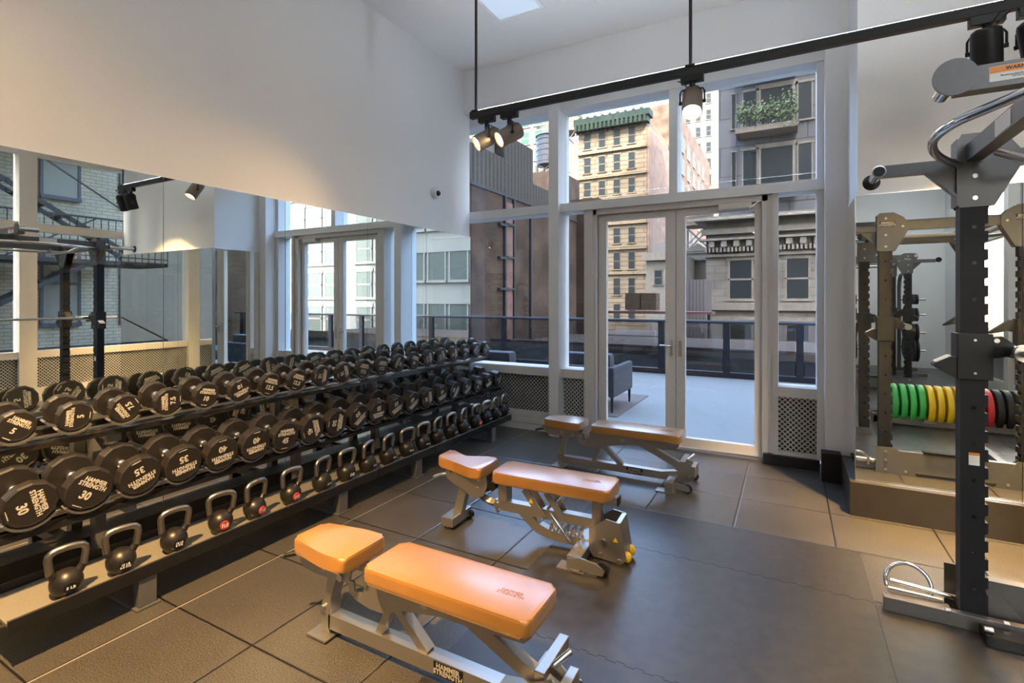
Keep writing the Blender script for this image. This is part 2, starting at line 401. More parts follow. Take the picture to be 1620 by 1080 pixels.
for l, x in ((l1, (gl1 + mid) / 2 + .012), (l2, (gr0 + mid) / 2 - .0)):
    MB().box(x - .016, x + .016, 5.272, 5.281, .93, 1.09, .003).build('lock_plate', M_steel, l)
hx = (gl1 + mid) / 2 + .012
MB().tube([(hx, 5.275, 1.035), (hx, 5.235, 1.035), (hx - .012, 5.225, 1.035), (hx - .11, 5.225, 1.035)], .008).build('door_handle', M_chrome, l1, 40)
cl = MB().box(P(1137, 340, Y=5.25).x, P(1190, 340, Y=5.25).x, 5.215, 5.285, 2.355, 2.415, .006)
cl.build('door_closer', M_frame, dr)
MB().obox(P(1185, 330, Y=5.2), (door1 - .05, 5.235, 2.43), .018, .008).build('closer_arm', M_steel, dr)

# ---- right wall windows (seen in the mirrors)
yp = [YM, 3.22, 3.02, 1.55, 1.35, -.1, -.3, -1.8, -2.0, -4.4]
wr = 20
for a, b_ in ((YM, 3.22), (3.02, 1.55), (1.35, -.1), (-.3, -1.8), (-2.0, -4.4)):
    r = empty('window_%d' % wr, kind='structure'); wr += 1
    MB().box(XR, XR + .12, b_, a, 2.50, 2.62).box(XR, XR + .12, b_, a, .64, .74).box(XR, XR + .12, b_, a, 0, .2).box(XR, XR + .12, b_, a, 3.6, 3.69).build('frame', M_frame, r)
    MB().box(XR + .10, XR + .108, b_, a, .7, 3.65).build('pane', M_glass, r)
    MB().box(XR + .04, XR + .06, b_, a, .2, .64).build('mesh_grille', M_mesh, r)
pm = MB()
for a, b_ in ((3.22, 3.02), (1.55, 1.35), (-.1, -.3), (-1.8, -2.0)): pm.box(XR - .03, XR + .18, b_, a, 0, 3.69)
struct('trim_11', pm, M_frame)

#@@OBJECTS
# ------------------------------------------------------------------ rubber mats with toothed seams
def teeth(a, b_, n, amp, fixed, axis, sgn):
    pts = []
    st = (b_ - a) / n
    for k in range(n):
        t0 = a + k * st
        pts += [(t0, 0), (t0 + st * .30, 0), (t0 + st * .24, amp), (t0 + st * .76, amp), (t0 + st * .70, 0)]
    pts.append((b_, 0))
    return [(t, fixed + sgn * d) if axis == 'x' else (fixed + sgn * d, t) for t, d in pts]
def mat_tile(x0, x1, y0, y1, label, tn=True, ts=True, zz=.006):
    top = teeth(x0, x1, max(2, int((x1 - x0) / .075)), .012, y1, 'x', 1) if tn else [(x0, y1), (x1, y1)]
    bot = teeth(x0, x1, max(2, int((x1 - x0) / .075)), .012, y0 + .0008, 'x', 1) if ts else [(x0, y0), (x1, y0)]
    MB().prism(bot + top[::-1], 'z', .0005, zz).build('rubber_mat', M_mat, label=label, cat='floor mat', group='interlocking black floor mats')
ys = [3.62, 3.05, 2.04, 1.03, .02]
cols = [(-1.275, .369), (.371, 1.38)]
lab = [['narrow black toothed floor mat nearest the doors, beside the grooved tiles', None],
       ['large black floor mat between the middle bench and the squat rack foot', 'black floor mat under the squat rack base beam'],
       ['large black floor mat under the right end of the nearest bench', 'black floor mat in front of the squat rack base'],
       ['black floor mat at the bottom edge below the nearest bench', 'black floor mat at the lower right corner']]
for r_ in range(4):
    for c_ in range(2):
        if lab[r_][c_]: mat_tile(cols[c_][0], cols[c_][1], ys[r_ + 1] + .001, ys[r_] - .001, lab[r_][c_], tn=(r_ > 0) and not (c_ == 1 and r_ == 1), ts=True)

# ------------------------------------------------------------------ dumbbell racks
def rack(y0, y1, feet, label):
    r = empty('dumbbell_rack', (-2.98, (y0 + y1) / 2, 0), label=label, cat='rack', group='three-tier dumbbell racks')
    ox, oy = -2.98, (y0 + y1) / 2
    def bld(mb, name, m, sm=None, par=r, **k):
        o = mb.build(name, m, None, sm, **k); o.parent = par
        if par is r: o.matrix_parent_inverse = Matrix.Translation((-ox, -oy, 0))
        return o
    # tray for kettlebells
    bld(MB().prism([(-3.03, .212), (-2.745, .200), (-2.745, .2165), (-2.737, .2165), (-2.737, .188), (-3.03, .200)], 'y', y0, y1), 'tray', M_tray)
    bld(MB().box(-2.7375, -2.7355, y0, y1, .211, .217), 'tray_edge', M_steel)
    bld(MB().box(-2.742, -2.7365, y0, y1, .150, .211), 'tray_front_strip', M_gloss)  # black strip along the tray front, just under the edge
    bld(MB().box(-3.035, -3.028, y0, y1, .200, .25), 'tray_back', M_black)
    for nm, X, z, dp in (('middle_shelf', -2.87, .500, .22), ('top_shelf', -3.02, .8366, .19)):
        sh = bld(MB().prism([(X, z), (X, z - .024), (X - .012, z - .024), (X - .012, z - .014), (X - .06, z - .006), (X - .06, z + .002)], 'y', y0, y1)
            .box(X - dp - .03, X - dp, y0, y1, z - .012, z + .028), nm, M_gloss)
        bld(MB().box(X - dp * .62, X - dp * .40, y0, y1, z + .004, z + .012), 'shelf_web', M_steel)
    for fy in feet:
        bld(MB().box(-3.28, -2.735, fy - .055, fy + .055, 0, .012, .003), 'foot_plate', M_grey)
        bld(MB().box(-2.80, -2.745, fy - .04, fy + .04, .012, .188, .004).box(-3.24, -2.78, fy - .03, fy + .03, .10, .15), 'foot_post', M_grey)
        bld(MB().obox((-3.22, fy, .012), (-3.29, fy, .93), .05, .06, up=(1, 0, 0)).obox((-3.26, fy, .47), (-2.90, fy, .455), .045, .04).obox((-3.28, fy, .80), (-3.05, fy, .79), .045, .04), 'rack_post', M_grey)
    return r, bld
DBL = [5, 5, 7.5, 7.5, 10, 10, 12.5, 12.5, 15, 15, 17.5, 17.5, 20, 20, 22.5, 22.5, 25, 25, 27.5, 27.5]
MDL = [30, 30, 35, 35, 40, 40, 45, 45, 50, 50, 55, 55, 60, 60, 65, 65, 70, 70, 75, 75]
racks = [rack(.82, 2.908, (1.33, 2.57), 'nearer three-tier black dumbbell rack along the mirrored wall'), rack(2.912, 5.01, (3.40, 4.64), 'farther three-tier black dumbbell rack ending beside the tall window')]
TILT = math.radians(9)
def saddle_mesh(r):
    pts = [(math.cos(a), math.sin(a)) for a in [math.radians(d) for d in range(215, 326, 10)]]
    m = MB(); ro, ri = r + .013, r + .003
    m.prism([(ro * c, ro * s_) for c, s_ in pts] + [(ri * c, ri * s_) for c, s_ in pts[::-1]], 'x', -.022, .022)
    return m.mesh('saddle', M_grey)
_sad = {}
def head_mesh(r, t, key, cache={}):
    if key in cache: return cache[key]
    b = .006
    me = MB().lathe([(r - b * 1.4, -t / 2), (r, -t / 2 + b), (r, t / 2 - b), (r - b * 1.4, t / 2), (r - b * 2.2, t / 2 - .0012)], n=12, axis='x').mesh('head', M_urethane)
    cache[key] = me; return me
def handle_mesh(L, key, cache={}):
    if key in cache: return cache[key]
    h = L / 2; me = MB().lathe([(.021, -h), (.021, -h * .78), (.0135, -h * .7), (.0155, 0), (.0135, h * .7), (.021, h * .78), (.021, h)], n=18, axis='x').mesh('handle', M_steel, 40)
    cache[key] = me; return me
rnd = random.Random(11)
def dumbbell(wt, X, Y, zc, r, L, ht, label, group, rot, rk, k):
    """axis along x; front face centre at (X, Y, zc)"""
    dx = L / 2 * math.cos(TILT); dz = L / 2 * math.sin(TILT)
    root = empty('dumbbell', (X - dx, Y, zc + dz), label=label, cat='dumbbell', group=group)
    root.rotation_euler = (0, TILT, rnd.uniform(-.02, .02))
    key = (round(r, 4), round(ht, 4))
    hd = bpy.data.objects.new('handle', handle_mesh(L - 2 * ht + .004, round(L, 4))); COL.objects.link(hd); hd.parent = root
    for sgn in (1, -1):
        o = bpy.data.objects.new('head', head_mesh(r, ht, key)); COL.objects.link(o); o.parent = root
        o.matrix_local = Matrix.Translation((sgn * (L / 2 - ht / 2), 0, 0)) @ (RX(rot) if sgn > 0 else RX(-rot) @ RZ(PI))
        tx = 't'
        num = ('%g' % wt)
        s1, s2 = r * .50, r * .27
        for nm, tt, sz, off in (('weight_number', num, s1, -r * .30), ('maker_lettering', 'HAMMER\nSTRENGTH', s2, r * .28)):
            q = bpy.data.objects.new(nm, text_mesh(tt, sz, M_print, .03 if nm[0] == 'w' else .035, condense=.95)); COL.objects.link(q); q.parent = o
            q.matrix_local = Matrix.Translation((ht / 2 - .0006, 0, off)) @ FACE_PX
        q = bpy.data.objects.new('printed_line', line_mesh(r)); COL.objects.link(q); q.parent = o
        q.matrix_local = Matrix.Translation((ht / 2 - .001, 0, -r * .80))
    # saddles belong to the rack
    rr, bld = rk
    for sgn in (1, -1):
        if r not in _sad: _sad[r] = saddle_mesh(r)
        s_ = bpy.data.objects.new('saddle', _sad[r]); COL.objects.link(s_); s_.parent = rr
        s_.matrix_world = Matrix.Translation((X - dx + sgn * (dx - ht * .5), Y, zc + dz - sgn * (dz - .003))) @ RY(TILT)
        s_.matrix_parent_inverse = Matrix.Identity(4); s_.matrix_local = Matrix.Translation(-rr.location) @ Matrix.Translation((X - dx + sgn * (dx - ht * .5), Y, zc + dz - sgn * (dz - .003))) @ RY(TILT)
def line_mesh(r, cache={}):
    if r in cache: return cache[r]
    cache[r] = MB().box(0, .0012, -r * .22, r * .22, -.0016, .0016).mesh('printed_line', M_print); return cache[r]
ords = ['first', 'second', 'third', 'fourth', 'fifth', 'sixth', 'seventh', 'eighth', 'ninth', 'tenth', 'eleventh', 'twelfth', 'thirteenth', 'fourteenth', 'fifteenth', 'sixteenth', 'seventeenth', 'eighteenth', 'nineteenth', 'twentieth']
rots_top = [35, -88, -125, -95, 15, 160, 20, 22, 95, 70, 15, 12, -60, 20, 70, 60, 75, 15, -40, 40]
rots_mid = [75, 35, 160, 170, 175, 176, 5, 70, 95, 145, 178, 160, 150, 75, 165, 120, 150, 20, 170, 100]
for k in range(20):
    Y = .925 + .2085 * k; rk = racks[0] if Y < 2.91 else racks[1]
    r = .0725 + .0004 * k; L = .172 + .0045 * min(k, 14); ht = .034 + .0010 * k
    side = 'nearer' if k % 2 == 0 else 'farther'
    dumbbell(DBL[k], -2.985, Y, .8366 + .030 + r, r, L, ht, 'black twelve-sided %g lb dumbbell on the top shelf, %s from the left' % (DBL[k], ords[k]), 'dumbbells on the top shelf', math.radians(-rots_top[k]), rk, k)
for k in range(20):
    Y = .925 + .209 * k; rk = racks[0] if Y < 2.91 else racks[1]
    r = .099 - .0006 * k; L = .255 + .0035 * k; ht = .048 + .0026 * k
    side = 'nearer' if k % 2 == 0 else 'farther'
    dumbbell(MDL[k], -2.835, Y, .500 + .023 + r, r, L, ht, 'large black %g lb dumbbell on the middle shelf, %s from the left' % (MDL[k], ords[k]), 'dumbbells on the middle shelf', math.radians(-rots_mid[k]), rk, k)

# ------------------------------------------------------------------ kettlebells
KY = [1.044, 1.256, 1.497, 1.747, 1.955, 2.208, 2.456, 2.677, 2.888, 3.11, 3.349, 3.56, 3.761, 3.974, 4.181, 4.412, 4.623, 4.80, 4.98]
KT = ['5 LB', '15 LB\n6.8 KG', '18 LB\n8 KG', '20 LB\n9 KG', '25 LB\n11 KG', '26 LB\n12 KG', '30 LB', '35 LB\n16 KG', '35 LB', '40 LB', '44 LB', '50 LB', '53 LB', '53 LB', '62 LB', '62 LB', '70 LB', '70 LB', '80 LB']
KR = [3, 4, 5, 15]
def kettlebell(k, Y, label):
    R = .060 + .0007 * k
    root = empty('kettlebell', (-2.79, Y * 2.79 / 2.84, .2035), rnd.uniform(-.25, .25), label=label, cat='kettlebell', group='kettlebells on the bottom tray')
    root.rotation_euler[1] = .09
    prof = [(R * .45, 0), (R * .62, .003)] + [(R * math.cos(a), R * .97 + R * math.sin(a)) for a in [math.radians(d) for d in range(-50, 80, 12)]] + [(R * .12, R * 1.96)]
    MB().lathe(prof, n=28).build('bell', M_kb, root, 60)
    hw, zt, rt = .062, R * 1.6 + .118, .0150
    lo = [(0, -hw * .74, R * 1.62), (0, -hw * .93, R * 1.62 + .022)]
    MB().tube([(0, -R * .35, R * 1.35)] + lo, [.020, .018, .0155], 14).tube([(0, R * .35, R * 1.35)] + [(0, -p[1], p[2]) for p in lo], [.020, .018, .0155], 14).build('horns', M_kb, root, 60)
    arc = [(0, -hw * .93, R * 1.62 + .018), (0, -hw * 1.06, zt - .035), (0, -hw * 1.02, zt - .018), (0, -hw * .82, zt - .005), (0, -hw * .5, zt), (0, 0, zt + .002)]
    MB().tube(arc + [(0, -p[1], p[2]) for p in arc[-2::-1]], rt, 14).build('handle', M_kh, root, 60)
    bdg = MB().cyl((R * .88, 0, R * .97), (R * 1.02, 0, R * .95), .024, n=28).build('weight_badge', M_red if k in KR else M_gloss, root, 30)
    if k in KR: bdg['label'] = 'red round badge'
    q = bpy.data.objects.new('lettering', text_mesh(KT[k], .015 if '\n' in KT[k] else .018, M_white, .03)); COL.objects.link(q); q.parent = bdg
    ang = math.atan2(.04, .11)
    q.matrix_local = Matrix.Translation((R * 1.026, 0, R * .95)) @ RY(.14) @ FACE_PX
M_kb = mat('kettlebell_iron', (.028, .026, .024), .36, .55, var=.1, scale=80)
M_kh = mat('kettlebell_handle', (.36, .33, .29), .32, 1)
for k, Y in enumerate(KY):
    extra = 'with a red badge, ' if k in KR else ''
    kettlebell(k, Y, 'black steel-handled kettlebell, %s%s from the left on the bottom tray' % (extra, ords[k]))

# ------------------------------------------------------------------ benches
def pad(mb_pts, z0, z1, name, root, bev=.017):
    o = MB().prism(mb_pts, 'z', z0, z1, bev).build(name, M_leather, root, 50)
    c = Vector((sum(p[0] for p in mb_pts) / len(mb_pts), sum(p[1] for p in mb_pts) / len(mb_pts)))
    ring = []
    for p in mb_pts:
        d = (Vector(p) - c); ring.append((c.x + d.x - math.copysign(.010, d.x), c.y + d.y - math.copysign(.010, d.y), z1 - .0045))
    MB().tube(ring, .0022, 6, closed=True).build('seam', M_stitch, o)
    return o
def rrect(x0, x1, y0, y1, r=.02):
    pts = []
    for cx, cy, a0 in ((x1 - r, y1 - r, 0), (x0 + r, y1 - r, 90), (x0 + r, y0 + r, 180), (x1 - r, y0 + r, 270)):
        for d in range(0, 91, 22): a = math.radians(a0 + d); pts.append((cx + r * math.cos(a), cy + r * math.sin(a)))
    return pts
def rpoly(pts, r=.02):
    out = []
    n = len(pts)
    for i in range(n):
        p = Vector(pts[i]); a = (Vector(pts[i - 1]) - p).normalized(); b_ = (Vector(pts[(i + 1) % n]) - p).normalized()
        for t in (0, .25, .5, .75, 1):
            out.append(tuple(p + a * r * (1 - t) ** 2 + b_ * r * t ** 2))
    return out
def bolt(m, x, z, y, r=.011): m.cyl((x, y - .011, z), (x, y, z), r * 1.25, n=16)
def wheel(root, x, y, z, r=.03, w_=.022, m=None):
    o = MB().cyl((x, y - w_ / 2, z), (x, y + w_ / 2, z), r, n=24).build('wheel', m or M_rubber, root, 30)
    MB().cyl((x, y - w_ / 2 - .004, z), (x, y + w_ / 2 + .004, z), r * .35, n=12).build('hub', M_steel, o, 30)
def plate_text(root, x, y, z, w_, h_, txt='HAMMER\nSTRENGTH', rot=FACE_MY, sz=None):
    p = MB().box(-w_ / 2, w_ / 2, -.0015, .0015, -h_ / 2, h_ / 2).build('name_plate', M_black, root)
    p.matrix_local = Matrix.Translation((x, y, z)) @ rot @ RX(-PI / 2)
    q = bpy.data.objects.new('lettering', text_mesh(txt, sz or h_ * .52, M_silvertxt, .03)); COL.objects.link(q); q.parent = p
    q.matrix_local = Matrix.Translation((0, -.002, 0)) @ FACE_MY
    return p
M_silvertxt = mat('plate_lettering', (.50, .48, .44), .4, .3)
def bench_A(loc, rz, label):
    r = empty('weight_bench', loc, rz, label=label, cat='bench', group='tan adjustable benches')
    pad(rpoly([(-.372, -.128), (.372, -.128), (.372, .128), (-.372, .128)], .03), .362, .425, 'back_pad', r)
    pad(rpoly([(-.83, -.09), (-.60, -.128), (-.475, -.128), (-.475, .128), (-.60, .128), (-.83, .09)], .025), .362, .425, 'seat_pad', r)
    # seat carrier and back carrier (two side plates each)
    m = MB()
    for y in (-.055, .045): m.prism([(-.86, .362), (-.50, .362), (-.52, .285), (-.72, .275), (-.80, .285), (-.86, .335)], 'y', y, y + .010)
    m.box(-.84, -.52, -.05, .05, .345, .362); m.build('seat_carrier', M_silver, r)
    m = MB()
    for y in (-.057, .047): m.prism([(-.40, .362), (.345, .362), (.345, .325), (.32, .300), (-.05, .285), (-.22, .255), (-.32, .215), (-.40, .212), (-.48, .228), (-.515, .25), (-.52, .30), (-.49, .30), (-.485, .262), (-.44, .262), (-.42, .31)], 'y', y, y + .010)
    m.box(-.38, .34, -.05, .05, .345, .362); m.build('back_carrier', M_silver, r)
    m = MB()
    for x, z in ((-.665, .318), (-.565, .30), (-.42, .315), (-.11, .315)): bolt(m, x, z, -.055 if x > -.6 else -.053, .013); m.cyl((x, -.05, z), (x, .06, z), .008, n=10)
    bolt(m, -.70, .118, -.03, .012); bolt(m, .43, .10, -.045, .012)
    m.build('pivot_bolt', M_steel, r, 30)
    MB().tube([(-.835, 0, .32), (-.885, -.03, .315), (-.93, -.055, .305)], .011, 12).build('pull_handle', M_black, r, 40)
    # front leg, foot plate, rail
    MB().prism([(-.66, .30), (-.61, .30), (-.655, .17), (-.665, .012), (-.715, .012), (-.715, .12), (-.695, .18)], 'y', -.03, .03).build('front_leg', M_silver, r)
    MB().box(-.76, -.64, -.075, .075, 0, .010, .002).build('foot_plate', M_silver, r)
    MB().prism([(-.67, .032), (-.67, .095), (.20, .095), (.36, .125), (.44, .15), (.47, .12), (.45, .06), (.36, .035)], 'y', -.03, .03).build('base_rail', M_silver, r)
    MB().obox((-.385, 0, .09), (-.315, 0, .24), .045, .032, up=(1, 0, 0)).obox((-.315, 0, .25), (-.135, 0, .09), .045, .036, up=(1, 0, 0)).build('rail_brace', M_silver, r)
    st = MB().obox((.03, 0, .30), (.42, 0, .125), .042, .055).build('support_strut', M_silver, r)
    # adjustment yoke at the end
    m = MB().box(.44, .475, -.075, .075, .10, .185, .003).box(.345, .385, -.03, .20, .15, .20, .003).prism([(.30, .14), (.42, .20), (.46, .17), (.47, .10), (.40, .09)], 'y', .036, .044).prism([(.30, .14), (.42, .20), (.46, .17), (.47, .10), (.40, .09)], 'y', -.044, -.036)
    m.build('adjustment_yoke', M_silver, r)
    MB().cyl((.40, .02, .205), (.445, .07, .24), .012, n=14).build('pop_pin', M_chrome, r, 30)
    # rear cross foot with wheels
    MB().box(.27, .33, -.235, .235, .018, .085, .003).build('cross_foot', M_silver, r)
    for s_ in (-1, 1): MB().box(.20, .345, min(s_ * .15, s_ * .235), max(s_ * .15, s_ * .235), 0, .010).box(.27, .33, min(s_ * .16, s_ * .23), max(s_ * .16, s_ * .23), .009, .02).build('rear_foot_plate', M_silver, r)
    for y in (-.16, .16):
        MB().prism([(.33, .03), (.33, .075), (.44, .06), (.45, .03), (.43, .02)], 'y', y - .006 + math.copysign(.02, y), y + .006 + math.copysign(.02, y)).build('wheel_bracket', M_silver, r)
        wheel(r, .43, y, .036, .034)
    plate_text(r, -.02, -.0315, .064, .135, .052)
    # stitched mark on the pad
    q = text('stitched_mark', 'HAMMER\nSTRENGTH', .022, M_stitch, r, (.24, .0, .4252), RZ(0), bold=.0)
    return r
bench_A((-1.128, 1.625, 0.006), 0, 'tan leather adjustable bench nearest the camera, on grooved tiles')
bench_A((-1.118, 4.26, 0.0), 0, 'tan leather adjustable bench farthest back, in front of the glass double door')

def bench_B(loc, rz, label):
    r = empty('weight_bench', loc, rz, label=label, cat='bench', group='tan adjustable benches')
    pad(rpoly([(-.375, -.128), (.375, -.128), (.375, .128), (-.375, .128)], .03), .360, .425, 'back_pad', r)
    # seat pad: wedge nose, waisted sides
    s_ = pad(rpoly([(-.80, -.092), (-.68, -.072), (-.54, -.128), (-.45, -.13), (-.45, .13), (-.54, .128), (-.68, .072), (-.80, .092)], .025), .365, .430, 'seat_pad', r)
    for me in (s_.data,) + tuple(c.data for c in s_.children):
        for v in me.vertices:
            if v.co.x < -.68: v.co.z += (-.68 - v.co.x) * .22
    m = MB()
    for y in (-.06, .05): m.prism([(-.76, .37), (-.45, .365), (-.44, .30), (-.47, .235), (-.54, .205), (-.60, .245), (-.70, .285), (-.745, .31)], 'y', y, y + .010)
    m.box(-.74, -.46, -.05, .05, .355, .367); m.build('seat_carrier', M_silver, r)
    m = MB()
    for x, z in ((-.50, .335), (-.51, .285)): m.box(x - .012, x + .012, -.0615, -.0595, z - .006, z + .006)
    m.build('adjustment_slot', M_chrome, r)
    MB().tube([(-.745, -.02, .33), (-.80, -.05, .325), (-.85, -.06, .305)], .0085, 12).build('pull_handle', M_chrome, r, 40)
    MB().obox((-.635, 0, .27), (-.685, 0, .075), .055, .06, up=(1, 0, 0)).build('front_leg', M_silver, r)
    MB().box(-.745, -.655, -.13, .11, .022, .080, .004).build('front_foot', M_silver, r)
    wheel(r, -.66, .09, .030, .030, .03); wheel(r, -.70, -.10, .022, .022, .04)
    # main beam, lower curved beam
    MB().tube([(-.56, 0, .235), (-.50, 0, .205), (-.44, 0, .185), (-.36, 0, .18)], .026, 4).box(-.40, .27, -.028, .028, .155, .215).build('main_beam', M_silver, r)
    pts = [(-.24, .165), (-.18, .11), (-.12, .065), (-.04, .04), (.06, .032), (.28, .032)]
    up_ = [(p[0] + .03, p[1] + .05) for p in pts[:3]] + [(-.02, .092), (.06, .085), (.28, .085)]
    MB().prism(pts + up_[::-1], 'y', -.026, .026).build('lower_beam', M_silver, r)
    MB().box(-.37, -.31, -.04, .04, .215, .345).build('pivot_post', M_silver, r)
    kb = MB().cyl((-.40, -.075, .315), (-.40, -.035, .315), .030, n=10).build('adjustment_knob', M_black, r, 30)
    m = MB(); bolt(m, -.385, .185, -.028, .016); bolt(m, -.375, .150, -.028, .010); bolt(m, .33, .12, -.085, .014); bolt(m, .31, .045, -.085, .010); bolt(m, .42, .03, -.085, .010)
    bolt(m, -.72, .355, -.06, .009)
    m.build('pivot_bolt', M_steel, r, 30)
    MB().box(-.35, .395, -.03, .03, .315, .360, .003).build('back_carrier', M_silver, r)
    MB().box(.394, .402, -.031, .031, .314, .361).build('end_cap', M_black, r)
    l = MB()
    for y in (-.05, .03): l.obox((-.18, y, .325), (-.06, y, .17), .008, .045, up=(1, 0, 0))
    for y in (-.045, .035): l.obox((-.04, y, .325), (.06, y, .20), .008, .035, up=(1, 0, 0))
    l.build('ladder_plate', M_silver, r)
    MB().tube([(.06, -.01, .32), (-.03, -.04, .225), (.0, -.05, .20), (.12, -.05, .06)], .009, 12).build('support_rod', M_chrome, r, 40)
    m = MB()
    for k in range(5): m.obox((-.02 + k * .045, -.03, .085), (-.005 + k * .045, -.03, .135), .012, .016, up=(1, 0, 0)); m.obox((-.02 + k * .045, .03, .085), (-.005 + k * .045, .03, .135), .012, .016, up=(1, 0, 0))
    m.build('adjustment_rack', M_silver, r)
    MB().box(.245, .300, -.03, .03, .03, .335, .002).build('rear_post', M_silver, r)
    m = MB()
    for y in (-.085, .072): m.prism([(.245, .18), (.345, .25), (.42, .24), (.455, .035), (.43, .015), (.27, .025), (.245, .06)], 'y', y, y + .010)
    m.prism([(.40, .24), (.425, .24), (.46, .04), (.44, .03)], 'y', -.08, .075); m.build('rear_housing', M_silver, r)
    for s_ in (-.05, .045): MB().sph((.458, s_, .045), .026, (1, .8, 1.2)).build('foot_bumper', M_yellow, r, 60)
    MB().box(.165, .245, -.245, .245, .02, .078, .003).build('cross_foot', M_silver, r)
    for s_ in (-1, 1): MB().box(.11, .27, min(s_ * .17, s_ * .26), max(s_ * .17, s_ * .26), 0, .010).box(.17, .24, min(s_ * .18, s_ * .25), max(s_ * .18, s_ * .25), .008, .024).build('rear_foot_plate', M_silver, r)
    for y in (-.20, .20):
        MB().prism([(.17, .02), (.18, .07), (.25, .088), (.34, .075), (.385, .045), (.375, .018), (.30, .016), (.24, .03)], 'y', y - .055 * (1 if y < 0 else -1) - .006, y - .055 * (1 if y < 0 else -1) + .006).build('wheel_bracket', M_silver, r)
        wheel(r, .365, y - .02 * (1 if y < 0 else -1), .040, .038, .03)
    # warning triangles on the ladder and housing
    for x, z, y in ((-.135, .262, -.0555), (.40, .145, -.0865)):
        t_ = MB().prism([(x - .015, z - .012), (x + .015, z - .012), (x, z + .014)], 'y', y, y + .001).build('warning_sticker', M_yellow, r)
    text('stitched_mark', 'HAMMER\nSTRENGTH', .022, M_stitch, r, (.24, .0, .4252), RZ(0), bold=.0)
    return r
bench_B((-1.262, 2.862, 0.0), math.radians(2.5), 'tan bench in the middle, with yellow end bumpers and a ladder support')

